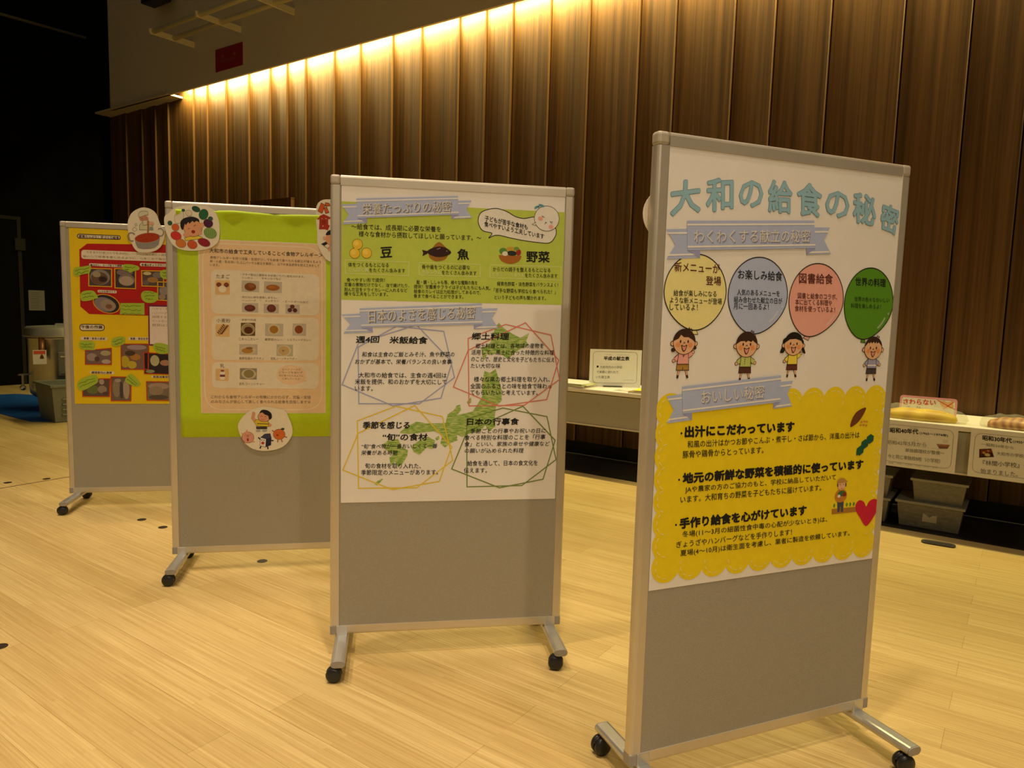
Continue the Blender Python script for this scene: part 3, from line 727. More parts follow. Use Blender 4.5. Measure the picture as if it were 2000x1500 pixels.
storage_box(2.47, 0.10, 0.0014, 0.37, 0.30, 0.170, 'clear storage box with paper label, lower of the stack under the bread table', True)
storage_box(2.545, 0.12, 0.1716, 0.30, 0.28, 0.150, 'clear storage box, upper of the stack with the labelled box')
storage_box(2.02, 0.10, 0.0014, 0.40, 0.30, 0.165, 'clear storage box half hidden by the right board, lower one')
storage_box(2.06, 0.12, 0.1666, 0.36, 0.28, 0.150, 'clear storage box half hidden by the right board, upper one')

# ------------------------------------------------------------------ display boards on casters
BW, ZB, ZT, TH = 0.90, 0.0865, 1.805, 0.035
def board_proto():
    t = empty('display_board', Matrix.Identity(4))
    def side(x0, s):
        pr = [(0.033, 0.0), (0.010, 0.0), (0.005, 0.0015), (0.0015, 0.005), (0.0, 0.010), (0.0, 0.025), (0.0015, 0.030), (0.005, 0.0335), (0.010, 0.035), (0.033, 0.035)]
        bm = bmesh.new(); bm_prism(bm, [(x0 + s * a, b) for a, b in pr], lambda p, q, z: (p, q, z), ZB + 0.036, ZT - 0.036)
        return link_mesh('side_rail', bm, M_ALU, t)
    side(0, 1); side(BW, -1)
    tp = [(0.0, -0.036), (0.0, -0.010), (0.0015, -0.005), (0.005, -0.0015), (0.010, 0.0), (0.025, 0.0), (0.030, -0.0015), (0.0335, -0.005), (0.035, -0.010), (0.035, -0.036)]
    bm = bmesh.new(); bm_prism(bm, tp, lambda p, q, x: (x, p, ZT + q), 0.036, BW - 0.036); link_mesh('top_rail', bm, M_ALU, t)
    bm = bmesh.new(); bm_prism(bm, [(a, -b) for a, b in tp], lambda p, q, x: (x, p, ZB + q), 0.024, BW - 0.024); link_mesh('bottom_rail', bm, M_ALU, t)
    M_CC = mat('corner_casting', (0.52, 0.47, 0.38), 0.5, metal=0.2)
    for x0, s in ((0, 1), (BW, -1)):
        bm = bmesh.new(); bm_box(bm, x0, x0 + s * 0.036, -0.0004, TH + 0.0004, ZT - 0.036, ZT); link_mesh('corner_cap', bm, M_CC, t, bevel=0.009, segs=3)
        bm = bmesh.new(); bm_box(bm, x0, x0 + s * 0.025, -0.0006, TH + 0.0006, ZB, ZB + 0.037); link_mesh('corner_cap', bm, M_CAP, t, bevel=0.004)
    bm = bmesh.new(); bm_box(bm, 0.032, BW - 0.032, 0.003, 0.032, ZB + 0.034, ZT - 0.034); link_mesh('panel', bm, M_FELT, t)
    for x in (0.044, BW - 0.044):
        prof = []
        for k in range(7): a = -math.pi / 2 + math.pi * k / 6; prof.append((0.0125 + 0.0135 * math.cos(a), 0.0715 + 0.0135 * math.sin(a)))
        for k in range(7): a = math.pi / 2 + math.pi * k / 6; prof.append((-0.0125 + 0.0135 * math.cos(a), 0.0715 + 0.0135 * math.sin(a)))
        bm = bmesh.new(); bm_prism(bm, [(x + a, b) for a, b in prof], lambda p, q, y: (p, y, q), -0.205, 0.225)
        ft = link_mesh('foot', bm, M_FOOT, t)
        for y, yy in ((-0.205, -0.2095), (0.225, 0.2295)):
            bm = bmesh.new(); bm_prism(bm, [(x + a, b) for a, b in prof], lambda p, q, v: (p, v, q), min(y, yy), max(y, yy)); link_mesh('end_plug', bm, M_CAP, ft, bevel=0.002)
        bm = bmesh.new(); bm_box(bm, x - 0.019, x + 0.021, -0.0015, TH + 0.0015, ZB - 0.004, ZB + 0.035); link_mesh('bracket', bm, M_FOOT, ft, bevel=0.001)
        for y in (-0.188, 0.206):
            rot = random.uniform(-0.45, 0.45); R = Matrix.Translation((x - 0.004, y, 0)) @ Matrix.Rotation(rot + 1.35, 4, 'Z')
            bm = bmesh.new()
            for sx in (-1, 1):
                w = [(0.004, 0.0), (0.024, 0.0), (0.028, 0.003), (0.028, 0.011), (0.025, 0.016), (0.016, 0.019), (0.005, 0.020)]
                rings = [[bm.verts.new(R @ Vector((sx * (0.003 + h), 0.010 + r * math.cos(2 * math.pi * k / 24), 0.028 + r * math.sin(2 * math.pi * k / 24)))) for k in range(24)] for r, h in w]
                for a, b in zip(rings, rings[1:]):
                    for k in range(24): bm.faces.new((a[k], a[(k + 1) % 24], b[(k + 1) % 24], b[k]))
                bm.faces.new(rings[0]); bm.faces.new(rings[-1])
            arc = [(0.010 + 0.0295 * math.cos(a), 0.028 + 0.0295 * math.sin(a)) for a in [math.radians(20 + 14 * k) for k in range(11)]] + [(-0.008, 0.028), (0.024, 0.034)]
            bm_prism(bm, arc, lambda p, q, xx: R @ Vector((xx, p, q)), -0.0028, 0.0028)
            bm_tube(bm, R @ Vector((0, 0, 0.048)), R @ Vector((0, 0, 0.059)), 0.009, 12)
            link_mesh('caster', bm, M_RUBBER, ft, smooth=True)
    return t
def copy_tree(o, parent=None):
    c = o.copy(); COL.objects.link(c)
    if parent is not None: c.parent = parent
    for ch in list(o.children): copy_tree(ch, c)
    return c
proto = board_proto()
for k, (key, lb) in enumerate((('A', 'tall aluminium framed display board on casters, large blue title poster, nearest to camera'),
                               ('B', 'display board on casters carrying the green topped nutrition poster'),
                               ('C', 'display board on casters with lime green backing paper'),
                               ('D', 'display board on casters with the yellow and red poster, farthest from camera'))):
    b = proto if k == 0 else copy_tree(proto)
    x, y, a = BOARDS[key]
    b.matrix_world = Matrix.Translation((x, y, 0)) @ Matrix.Rotation(a, 4, 'Z')
    tag(b, lb, 'display board', 'display boards in a staggered row')
FR = {k: upright(*v) for k, v in BOARDS.items()}

# ------------------------------------------------------------------ motifs shared by the posters
def ribbon(par, q, words, wp, fill, shadow=None, bold=0.0):
    """banner ribbon: q = band corners TL, TR, BR, BL"""
    p = Print(LIFT + 0.0007)
    def at(a, b):
        t = [q[0][m] + a * (q[1][m] - q[0][m]) for m in (0, 1)]; u = [q[3][m] + a * (q[2][m] - q[3][m]) for m in (0, 1)]
        return tuple(u[m] + b * (t[m] - u[m]) for m in (0, 1))
    P = lambda *ab: [at(a, b) for a, b in ab]
    p.poly(P((-0.149, 0.72), (0.0, 0.73), (0.09, 0.73), (0.09, -0.27), (-0.149, -0.29), (-0.085, 0.2)), RIB, 1)
    p.poly(P((0.925, 0.75), (1.135, 0.74), (1.08, 0.28), (1.135, -0.22), (0.925, -0.23)), RIB, 1)
    for a0, a1, e in ((-0.138, 0.0, 0.0), (1.0, 1.118, 0.0)): p.poly(P((a0, 0.62), (a1, 0.62), (a1, 0.56), (a0, 0.56)), WHITE, 2)
    for a0, a1 in ((-0.138, 0.088), (0.927, 1.118)): p.poly(P((a0, -0.12), (a1, -0.11), (a1, -0.17), (a0, -0.18)), WHITE, 2)
    p.poly(P((0.0, 0.0), (0.09, 0.0), (0.09, -0.26)), RIB_DARK, 3); p.poly(P((1.0, 0.0), (0.925, 0.0), (0.925, -0.22)), RIB_DARK, 3)
    p.poly(P((0, 0), (1, 0), (1, 1), (0, 1)), RIB, 4)
    p.poly(P((0, 0.90), (1, 0.90), (1, 0.84), (0, 0.84)), WHITE, 5); p.poly(P((0, 0.15), (1, 0.15), (1, 0.09), (0, 0.09)), WHITE, 5)
    if shadow:
        d = 0.0028
        p.text(words, *[(x + d, y - d) for x, y in wp], shadow, 5.5, bold + 0.012)
    p.text(words, *wp, fill, 6, bold)
    p.build('ribbon_banner', par)

def child_figure(par, c, R, hair, shirt, shorts, style, arm=1, name='child_drawing'):
    p = Print(LIFT)
    X = lambda *ab: [(c[0] + a * R, c[1] + b * R) for a, b in ab]
    pt = lambda a, b: (c[0] + a * R, c[1] + b * R)
    w = 0.05 * R
    OUT = BROWN
    # legs, shoes, shorts, shirt, arms
    for s, dx in ((-0.33, -0.12), (0.30, 0.16)):
        p.line(X((s, -2.2), (s + dx, -2.72)), 0.20 * R, OUT, 1); p.line(X((s, -2.2), (s + dx, -2.70)), 0.12 * R, SKIN, 2)
        p.line(X((s + dx * 0.8, -2.62), (s + dx * 1.25, -2.86)), 0.19 * R, OUT, 3)
    sh = X((-0.56, -1.70), (0.54, -1.70), (0.58, -2.22), (-0.62, -2.22)); p.poly(sh, shorts, 3); p.line(sh, w, OUT, 4, True); p.line(X((-0.02, -2.22), (0.0, -2.0)), w, OUT, 4)
    for q in ([(-0.40, -1.12), (-0.78, -1.40)], [(0.40, -1.12), (0.80, -0.86) if arm > 0 else (0.82, -1.36)]):
        p.line(X(*q), 0.42 * R, OUT, 3); p.line(X(*q), 0.32 * R, shirt, 5)
        e = q[1]; d = (e[0] - q[0][0], e[1] - q[0][1])
        p.ell(pt(e[0] + d[0] * 0.28, e[1] + d[1] * 0.28), 0.16 * R, 0.15 * R, OUT, 2); p.ell(pt(e[0] + d[0] * 0.28, e[1] + d[1] * 0.28), 0.115 * R, 0.11 * R, SKIN, 3)
    bo = X((-0.46, -0.86), (0.46, -0.86), (0.53, -1.74), (-0.56, -1.74)); p.poly(bo, shirt, 5); p.line(bo, w, OUT, 5.5, True)
    if style == 'stripe': p.poly(X((-0.52, -1.42), (0.50, -1.42), (0.51, -1.54), (-0.54, -1.54)), WHITE, 6)
    if style == 'parted': p.line(X((-0.10, -0.95), (0.0, -1.15), (0.10, -0.95)), w, OUT, 6)
    if style == 'bowl':
        for k in range(3): p.ell(pt(-0.1, -1.15 - 0.17 * k), 0.04 * R, 0.04 * R, OUT, 6)
    # head
    for s in (-1, 1): p.ell(pt(1.06 * s, -0.12), 0.24 * R, 0.22 * R, OUT, 5); p.ell(pt(1.06 * s, -0.12), 0.18 * R, 0.16 * R, SKIN, 5.5)
    if style == 'pigtails':
        p.poly(smooth_loop(X((-0.85, 0.55), (-1.18, 0.35), (-1.22, -0.15), (-1.45, -0.70), (-1.05, -0.72), (-0.88, -0.30), (-0.8, 0.1))), hair, 5.2)
        p.poly(smooth_loop(X((0.75, 0.40), (1.10, 0.30), (1.18, -0.25), (1.40, -0.78), (1.10, -0.70), (0.9, -0.30), (0.75, 0.0))), hair, 5.2)
    if style == 'parted': p.ell(pt(-1.0, -0.62), 0.20 * R, 0.16 * R, hair, 5.2); p.ell(pt(1.02, -0.45), 0.18 * R, 0.14 * R, hair, 5.2)
    p.ell(c, 1.06 * R, 1.0 * R, OUT, 6); p.ell(c, 1.01 * R, 0.95 * R, SKIN, 6.5)
    cap = [(1.07 * math.cos(t), 1.03 * math.sin(t) + 0.02) for t in [math.pi * k / 18 for k in range(19)]]
    bang = {'parted': [(-0.95, 0.10), (-0.55, 0.28), (-0.33, 0.58), (-0.05, 0.38), (0.35, 0.40), (0.75, 0.20), (0.98, 0.02)],
            'bowl': [(-0.90, 0.12), (-0.62, 0.28), (-0.20, 0.30), (-0.12, 0.18), (0.10, 0.34), (0.45, 0.22), (0.55, 0.36), (0.95, 0.10)],
            'pigtails': [(-0.90, 0.16), (-0.45, 0.42), (0.20, 0.46), (0.80, 0.30), (0.95, 0.10)],
            'stripe': [(-0.95, 0.20), (-0.60, 0.55), (-0.52, 0.42), (-0.30, 0.58), (-0.22, 0.44), (0.02, 0.60), (0.12, 0.44), (0.32, 0.58), (0.42, 0.44), (0.60, 0.55), (0.95, 0.25)]}[style]
    p.poly(X(*(cap + bang)), hair, 7)
    if style != 'pigtails': p.line(X((0.30, 1.0), (0.42, 1.14), (0.50, 0.98), (0.62, 1.06), (0.62, 0.90)), 0.06 * R, hair, 7)
    for s in (-1, 1): p.ell(pt(0.58 * s, -0.22), 0.23 * R, 0.20 * R, (0.80, 0.32, 0.12), 7); p.ell(pt(0.36 * s, 0.05), 0.075 * R, 0.12 * R, OUT, 7.5)
    p.line(X((-0.08, -0.15), (-0.06, -0.03), (0.04, -0.02), (0.08, -0.12)), w * 0.9, OUT, 7.5)
    mo = smooth_loop(X((-0.28, -0.22), (0.0, -0.30), (0.28, -0.20), (0.18, -0.58), (0.0, -0.76), (-0.16, -0.64))); p.poly(mo, OUT, 7.5)
    p.poly(smooth_loop(X((-0.19, -0.32), (0.0, -0.36), (0.19, -0.30), (0.12, -0.55), (0.0, -0.67), (-0.10, -0.58))), (0.75, 0.30, 0.25), 8)
    p.build(name, par)

# ------------------------------------------------------------------ poster on the nearest board
LIFT = -0.0017
pa = sheet('poster', [(0.0365, 0.591), (0.8685, 0.590), (0.8685, 1.7745), (0.0365, 1.7755)], mat('poster_paper', PAPER, 0.55, var=0.015, scale=14), FR['A'], -0.0026, -0.0018,
           'white poster with big blue heading, four balloons and a yellow scalloped panel', 'poster', 'posters on the display boards')
TEAL = (0.30, 0.53, 0.66); TEALD = (0.16, 0.30, 0.38)
p = Print(LIFT)
for ch, tri in (('大', ((0.0458,1.5915),(0.1420,1.6098),(0.0405,1.6805))), ('和', ((0.1573,1.6110),(0.2483,1.6224),(0.1514,1.6995))), ('の', ((0.2643,1.6306),(0.3478,1.6379),(0.2589,1.7038))), ('給', ((0.3643,1.6249),(0.4522,1.6280),(0.3569,1.7155))),
                ('食', ((0.4671,1.6256),(0.5609,1.6245),(0.4588,1.7195))), ('の', ((0.5717,1.6303),(0.6652,1.6284),(0.5645,1.7064))), ('秘', ((0.6784,1.6217),(0.7729,1.6127),(0.6691,1.7119))), ('密', ((0.7849,1.6084),(0.8616,1.5923),(0.7759,1.6903)))):
    if ch == '密': tri = (tri[0], tri[1], (0.7888,1.6913))
    p.text(ch, *tri, TEALD, 1, 0.038); 
    a, b, c_ = [Vector(v) for v in tri]; ux = (b - a) * 0.016; uy = (c_ - a) * 0.016
    p.text(ch, tuple(a + ux + uy), tuple(b - ux + uy), tuple(c_ + ux - uy), TEAL, 2, 0.024)
p.build('title_lettering', pa, 'arched pale blue lettering')
ribbon(pa, [(0.0986,1.5853),(0.5312,1.6165),(0.5423,1.5397),(0.1051,1.5098)], 'わくわくする献立の秘密', ((0.1235,1.5301),(0.5203,1.5554),(0.1212,1.5649)), (0.80, 0.76, 0.68), (0.28, 0.30, 0.45), -0.008)
def balloon(q, tip, knot, col, glint):
    """egg shaped balloon: q = centre, rx, ry; tip = lowest point"""
    c, rx, ry = q; p = Print(LIFT); o = []
    for k in range(48):
        t = 2 * math.pi * k / 48; x = math.cos(t); y = math.sin(t)
        f = 1.0 if y > 0 else 1.0 - 0.16 * y * y
        o.append((c[0] + rx * x * f + (tip[0] - c[0]) * max(0, -y) ** 2, c[1] + ry * y))
    p.poly(knot, col, 1); p.line(knot, 0.0016, BROWN, 1.5, True)
    p.poly(o, col, 2); p.line(o, 0.0028, BLACK, 3, True)
    if glint:
        g = [(c[0] + rx * 0.80 * math.cos(t), c[1] + ry * 0.80 * math.sin(t)) for t in [math.radians(a) for a in range(-58, -24, 6)]]
        p.line(g, 0.006, tuple(min(1, 0.6 * v + 0.3) for v in col), 3)
        p.ell((c[0] + rx * 0.88 * math.cos(-0.3), c[1] + ry * 0.88 * math.sin(-0.3)), 0.003, 0.004, tuple(min(1, 0.6 * v + 0.3) for v in col), 3)
    return p
def balloon_text(p, rows):
    for s, tri, col, b in rows: p.text(s, *tri, col, 4, b)
DR = (0.10, 0.02, 0.015)
p = balloon(((0.1386,1.4014),0.0998,0.1004), (0.1412,1.3003), [(0.1364,1.3026),(0.1467,1.3027),(0.1533,1.2900),(0.1315,1.2897)], (0.86, 0.80, 0.34), False)
balloon_text(p, [('新メニューが', ((0.0679,1.4529),(0.2133,1.4536),(0.0663,1.4785)), DR, 0.012), ('登場', ((0.1700,1.4217),(0.2202,1.4217),(0.1684,1.4460)), DR, 0.012), ('給食が楽しみになる', ((0.0689,1.3894),(0.2071,1.3908),(0.0679,1.4060)), BLACK, 0.009), ('ような新メニューが登場', ((0.0578,1.3706),(0.2262,1.3714),(0.0569,1.3872)), BLACK, 0.009), ('しているよ！', ((0.0589,1.3526),(0.1481,1.3533),(0.0579,1.3692)), BLACK, 0.009)])
p.build('balloon_drawing', pa, 'yellow balloon')
p = balloon(((0.3490,1.3986),0.1034,0.1056), (0.3400,1.2920), [(0.3324,1.2939),(0.3473,1.2941),(0.3502,1.2803),(0.3254,1.2801)], (0.45, 0.53, 0.78), True)
balloon_text(p, [('お楽しみ給食', ((0.2754,1.4419),(0.4304,1.4421),(0.2734,1.4686)), BLACK, 0.012), ('人気のあるメニューを', ((0.2756,1.3977),(0.4245,1.3984),(0.2744,1.4150)), BLACK, 0.009), ('組み合わせた献立の日が', ((0.2662,1.3782),(0.4352,1.3779),(0.2650,1.3955)), BLACK, 0.009), ('月に一回あるよ！', ((0.2664,1.3599),(0.3884,1.3599),(0.2651,1.3772)), BLACK, 0.009)])
p.build('balloon_drawing', pa, 'blue balloon')
p = balloon(((0.5620,1.3925),0.1026,0.1049), (0.5436,1.2865), [(0.5331,1.2910),(0.5480,1.2891),(0.5411,1.2768),(0.5205,1.2838)], (0.84, 0.42, 0.36), True)
balloon_text(p, [('図書給食', ((0.4915,1.4380),(0.6192,1.4402),(0.4889,1.4678)), DR, 0.012), ('図書と給食のコラボ、', ((0.4907,1.3954),(0.6401,1.3958),(0.4892,1.4124)), DR, 0.009), ('本に出てくる料理や', ((0.4825,1.3772),(0.6218,1.3777),(0.4810,1.3942)), DR, 0.009), ('食材を使っているよ！', ((0.4828,1.3591),(0.6354,1.3585),(0.4813,1.3761)), DR, 0.009)])
p.build('balloon_drawing', pa, 'pink balloon')
p = balloon(((0.7683,1.3879),0.0990,0.1064), (0.7551,1.2805), [(0.7490,1.2837),(0.7621,1.2827),(0.7662,1.2710),(0.7466,1.2720)], (0.10, 0.29, 0.015), True)
balloon_text(p, [('世界の料理', ((0.7077,1.4394),(0.8314,1.4396),(0.7052,1.4642)), BLACK, 0.016), ('世界の色々なおいしい', ((0.7089,1.3936),(0.8522,1.3933),(0.7074,1.4081)), (0.02, 0.05, 0.01), 0.009), ('料理を楽しめるよ！', ((0.6968,1.3739),(0.8181,1.3732),(0.6953,1.3885)), (0.02, 0.05, 0.01), 0.009)])
p.build('balloon_drawing', pa, 'green balloon')
child_figure(pa, *((0.1096,1.2690),0.0338,0.0281)[:2], BROWN, (0.84, 0.40, 0.36), (0.45, 0.26, 0.05), 'parted')
child_figure(pa, *((0.3183,1.2627),0.0352,0.0289)[:2], BROWN, (0.52, 0.60, 0.16), (0.10, 0.035, 0.02), 'bowl', -1)
child_figure(pa, *((0.4863,1.2655),0.0332,0.0276)[:2], (0.015, 0.01, 0.008), (0.86, 0.72, 0.08), (0.13, 0.04, 0.02), 'pigtails')
child_figure(pa, *((0.7988,1.2542),0.0345,0.0292)[:2], BROWN, (0.36, 0.36, 0.56), (0.07, 0.06, 0.06), 'stripe', -1)
ribbon(pa, [(0.1102,1.1496),(0.4476,1.1768),(0.4512,1.0999),(0.1168,1.0759)], 'おいしい秘密', ((0.1747,1.1012),(0.3914,1.1130),(0.1722,1.1391)), (0.80, 0.76, 0.68), (0.28, 0.30, 0.45), -0.010)
# scalloped yellow panel
YEL = (0.86, 0.68, 0.012)
p = Print(LIFT)
cs = [(0.0773,1.0869),(0.8260,1.0963),(0.8247,0.6443),(0.0877,0.6538)]
p.poly(cs, YEL, 1)
def between(a, b, n): return [(a[0] + (b[0] - a[0]) * k / n, a[1] + (b[1] - a[1]) * k / n) for k in range(n)]
ring = between(cs[0], cs[1], 9) + between(cs[1], cs[2], 7) + between(cs[2], cs[3], 9) + between(cs[3], cs[0], 7)
cx = sum(v[0] for v in cs) / 4; cy = sum(v[1] for v in cs) / 4
for x, y in ring: p.ell((x, y), 0.046, 0.046, YEL, 1.2)
for x, y in ring:
    a0 = math.atan2(y - cy, x - cx)
    for da in (-0.9, -0.3, 0.3, 0.9):
        t = a0 + da; p.line(ell_pts((x, y), 0.034, 0.034, 2, 0, t - 0.16, t + 0.16), 0.0024, (0.90, 0.82, 0.42), 2)
p.build('scalloped_panel', pa, 'yellow scalloped panel with pale stitching')
p = Print(LIFT)
for s, tri, bl in (('出汁にこだわっています', ((0.1275,1.0094),(0.5127,1.0098),(0.1255,1.0422)), (0.1165,1.0228)), ('地元の新鮮な野菜を積極的に使っています', ((0.1288,0.8817),(0.7982,0.8822),(0.1269,0.9133)), (0.1167,0.8948)), ('手作り給食を心がけています', ((0.1263,0.7553),(0.5817,0.7553),(0.1243,0.7873)), (0.1141,0.7692))):
    p = Print(LIFT); p.text(s, *tri, BLACK, 4, 0.052); p.ell(bl, 0.003, 0.003, BLACK, 4)
    p.build('heading_lettering', pa, 'heavy black heading')
p = Print(LIFT)
for s, tri in (('和風の出汁はかつお節やこんぶ・煮干し・さば節から、洋風の出汁は', ((0.1385,0.9812),(0.7716,0.9806),(0.1373,1.0012))), ('豚骨や鶏骨からとっています。', ((0.1244,0.9534),(0.4031,0.9524),(0.1231,0.9742))),
               ('JAや農家の方のご協力のもと、学校に納品していただいて', ((0.1388,0.8543),(0.6883,0.8532),(0.1375,0.8746))), ('います。大和育ちの野菜を子どもたちに届けています。', ((0.1249,0.8286),(0.6325,0.8262),(0.1236,0.8489))),
               ('冬場(11～3月の細菌性食中毒の心配が少ないとき)は、', ((0.1373,0.7285),(0.6654,0.7245),(0.1360,0.7490))), ('ぎょうざやハンバーグなどを手作りします！', ((0.1192,0.7028),(0.5297,0.6996),(0.1180,0.7224))), ('夏場(4～10月)は衛生面を考慮し、業者に製造を依頼しています。', ((0.1343,0.6753),(0.7624,0.6717),(0.1331,0.6959)))):
    if s[0] in '和J冬': p = Print(LIFT)
    p.text(s, *tri, (0.02, 0.018, 0.012), 4, 0.009)
    if s.endswith('。'): p.build('paragraph_lettering', pa)
p = Print(LIFT)
p.poly(smooth_loop([(0.7312,1.0161),(0.7357,1.0410),(0.7545,1.0634),(0.7891,1.0740),(0.7786,1.0501),(0.7582,1.0281)]), (0.16, 0.05, 0.015), 4)
for k, q in enumerate([(0.7755,1.0299),(0.7870,1.0314),(0.7970,1.0301),(0.7720,1.0204),(0.7849,1.0208),(0.7963,1.0185)]): p.ell(q, 0.005, 0.003, (0.62, 0.28, 0.05), 4)
p.build('dried_bonito_drawing', pa)
p = Print(LIFT)
p.line([(0.7654,0.9273),(0.7769,0.9423),(0.7917,0.9562),(0.8067,0.9702),(0.8188,0.9794)], 0.006, (0.012, 0.10, 0.06), 4)
for q in [(0.7783,0.9413),(0.7958,0.9609),(0.8166,0.9756)]: p.poly(ell_pts(q, 0.0175, 0.0150, 6, 0.5), (0.012, 0.10, 0.06), 4.2)
p.build('kelp_drawing', pa)
p = Print(LIFT)
p.poly([(0.6804,0.7657),(0.7823,0.7646),(0.7840,0.7486),(0.6819,0.7494)], (0.42, 0.20, 0.03), 3)
for q in [(0.6895,0.7762),(0.7409,0.7749),(0.7551,0.7748),(0.7695,0.7746)]: p.ell(q, 0.004, 0.006, (0.10, 0.30, 0.06), 3.5)
p.poly([(0.7011,0.7870),(0.7268,0.7864),(0.7275,0.7534),(0.7185,0.7541),(0.7151,0.7751),(0.7121,0.7537),(0.7044,0.7544)], (0.06, 0.07, 0.10), 4)
p.ell((0.7134,0.8046),0.0245,0.0207, (0.55, 0.22, 0.03), 4.5); p.ell((0.7159,0.8118),0.0155,0.0089, (0.05, 0.16, 0.05), 5); p.ell((0.7272,0.8085),0.0078,0.0069, (0.24, 0.03, 0.02), 5.2); p.ell((0.7052,0.8043),0.0058,0.0049, WHITE, 5.4)
p.ell((0.7133,0.8378),0.0167,0.0147, SKIN, 5); p.poly([(0.6957,0.8425),(0.6946,0.8537),(0.7047,0.8603),(0.7208,0.8593),(0.7312,0.8513),(0.7380,0.8479),(0.7298,0.8465),(0.6981,0.8438)], (0.50, 0.28, 0.07), 6); p.poly([(0.6944,0.8426),(0.6981,0.8438),(0.6992,0.8325),(0.6951,0.8352)], BROWN, 6); p.poly([(0.7275,0.8437),(0.7313,0.8444),(0.7324,0.8336),(0.7287,0.8319)], BROWN, 6)
p.line([(0.7036,0.8395),(0.7086,0.8401)], 0.0014, BLACK, 6); p.line([(0.7176,0.8395),(0.7227,0.8401)], 0.0014, BLACK, 6); p.line([(0.7098,0.8283),(0.7145,0.8265),(0.7187,0.8287)], 0.0014, (0.5, 0.1, 0.05), 6)
p.build('farmer_drawing', pa)
p = Print(LIFT)
p.poly(smooth_loop([(0.8289,0.6990),(0.8029,0.7254),(0.7810,0.7523),(0.7787,0.7738),(0.7934,0.7846),(0.8126,0.7771),(0.8228,0.7623),(0.8327,0.7765),(0.8519,0.7840),(0.8701,0.7775),(0.8740,0.7545),(0.8565,0.7232)], 4), (0.60, 0.015, 0.05), 4)
p.build('heart_drawing', pa)

# ------------------------------------------------------------------ nutrition poster on the second board
pb = sheet('poster', [(0.0395, 0.602), (0.862, 0.604), (0.862, 1.7763), (0.0395, 1.7767)], mat('poster_paper', PAPER, 0.55), FR['B'], -0.0026, -0.0018,
           'poster with a lime green upper band, map of Japan and four polygon frames', 'poster', 'posters on the display boards')
LIME = (0.50, 0.62, 0.09)
p = Print(LIFT); p.poly([(0.0393,1.7111),(0.8635,1.7113),(0.8636,1.3626),(0.0392,1.3597)], LIME, 0.5); p.build('green_band', pb, 'lime green printed band')
ribbon(pb, [(0.0912,1.7234),(0.4571,1.7509),(0.4616,1.6841),(0.0960,1.6540)], '栄養たっぷりの秘密', ((0.1123,1.6681),(0.4337,1.6932),(0.1121,1.7081)), (0.74, 0.72, 0.66), (0.20, 0.19, 0.22), 0.0)
p = Print(LIFT)
p.text('～給食では、成長期に必要な栄養を', (0.0740,1.6129),(0.3972,1.6170),(0.0739,1.6343), BLACK, 2, 0.010); p.text('様々な食材から摂取してほしいと願っています。～', (0.1003,1.5881),(0.5476,1.5914),(0.1002,1.6096), BLACK, 2, 0.010)
p.build('lead_lettering', pb)
p = Print(LIFT)
ol = smooth_loop([(0.5343,1.6614),(0.5452,1.6962),(0.5941,1.7127),(0.6368,1.7051),(0.6753,1.6863),(0.7088,1.6814),(0.7469,1.6887),(0.7904,1.6824),(0.8277,1.6515),(0.8301,1.6236),(0.8077,1.5955),(0.7642,1.5947),(0.7064,1.5998),(0.6536,1.6078),(0.6178,1.6146),(0.5966,1.6137),(0.5756,1.6040),(0.5869,1.6216),(0.5514,1.6301)])
p.poly(ol, (0.80, 0.78, 0.70), 1); p.line(ol, 0.0028, BLACK, 2, True)
p.text('子どもが苦手な食材も', (0.5590,1.6662),(0.7220,1.6394),(0.5586,1.6863), BLACK, 3, 0.018); p.text('食べやすいよう工夫しています', (0.5572,1.6451),(0.7856,1.6077),(0.5567,1.6652), BLACK, 3, 0.018)
p.build('speech_bubble', pb)
p = Print(LIFT)
c_, rx, ry = (0.7937,1.6848),0.0487,0.0473
p.ell(c_, rx, ry, BLACK, 3); p.ell(c_, rx - 0.0018, ry - 0.0018, (0.82, 0.80, 0.74), 3.5)
p.poly([(0.7381,1.6614),(0.7547,1.6691),(0.7479,1.6549)], (0.82, 0.80, 0.74), 3.6); p.line([(0.7532,1.6691),(0.7381,1.6605),(0.7526,1.6575)], 0.0018, BLACK, 3.8)
p.ell((0.7696,1.6837),0.0096,0.0083, (0.82, 0.42, 0.36), 4); p.ell((0.8106,1.6545),0.0092,0.0079, (0.82, 0.42, 0.36), 4)
p.line([(0.7746,1.6946),(0.7854,1.6877),(0.7766,1.6910)], 0.002, BLACK, 4); p.line([(0.8173,1.6720),(0.8061,1.6738),(0.8151,1.6658)], 0.002, BLACK, 4); p.line([(0.7871,1.6636),(0.7898,1.6712),(0.7947,1.6686)], 0.002, BLACK, 4)
p.ell((0.7515,1.7240),0.0077,0.0041, (0.10, 0.32, 0.42), 4, 0.6); p.ell((0.7719,1.7315),0.0115,0.0046, (0.10, 0.32, 0.42), 4, -0.3); p.ell((0.7601,1.7272),0.0043,0.0037, (0.05, 0.18, 0.25), 4.5)
p.build('pouting_face', pb)
p = Print(LIFT)
for q in (((0.0960,1.5611),0.0191,0.0193), ((0.0863,1.5284),0.0191,0.0189), ((0.1287,1.5309),0.0188,0.0194)):
    p.ell(*q, (0.22, 0.13, 0.01), 2); p.ell(q[0], q[1] * 0.92, q[2] * 0.92, (0.80, 0.55, 0.04), 2.5); p.ell((q[0][0] - q[1] * 0.25, q[0][1] + q[2] * 0.2), q[1] * 0.5, q[2] * 0.5, (0.86, 0.66, 0.10), 3)
p.build('soy_beans_drawing', pb)
p = Print(LIFT)
p.poly(smooth_loop([(0.3534,1.5305),(0.3668,1.5584),(0.3895,1.5812),(0.4128,1.5657),(0.4271,1.5470),(0.4159,1.5200),(0.3906,1.5113),(0.3698,1.5137)]), (0.34, 0.15, 0.02), 2)
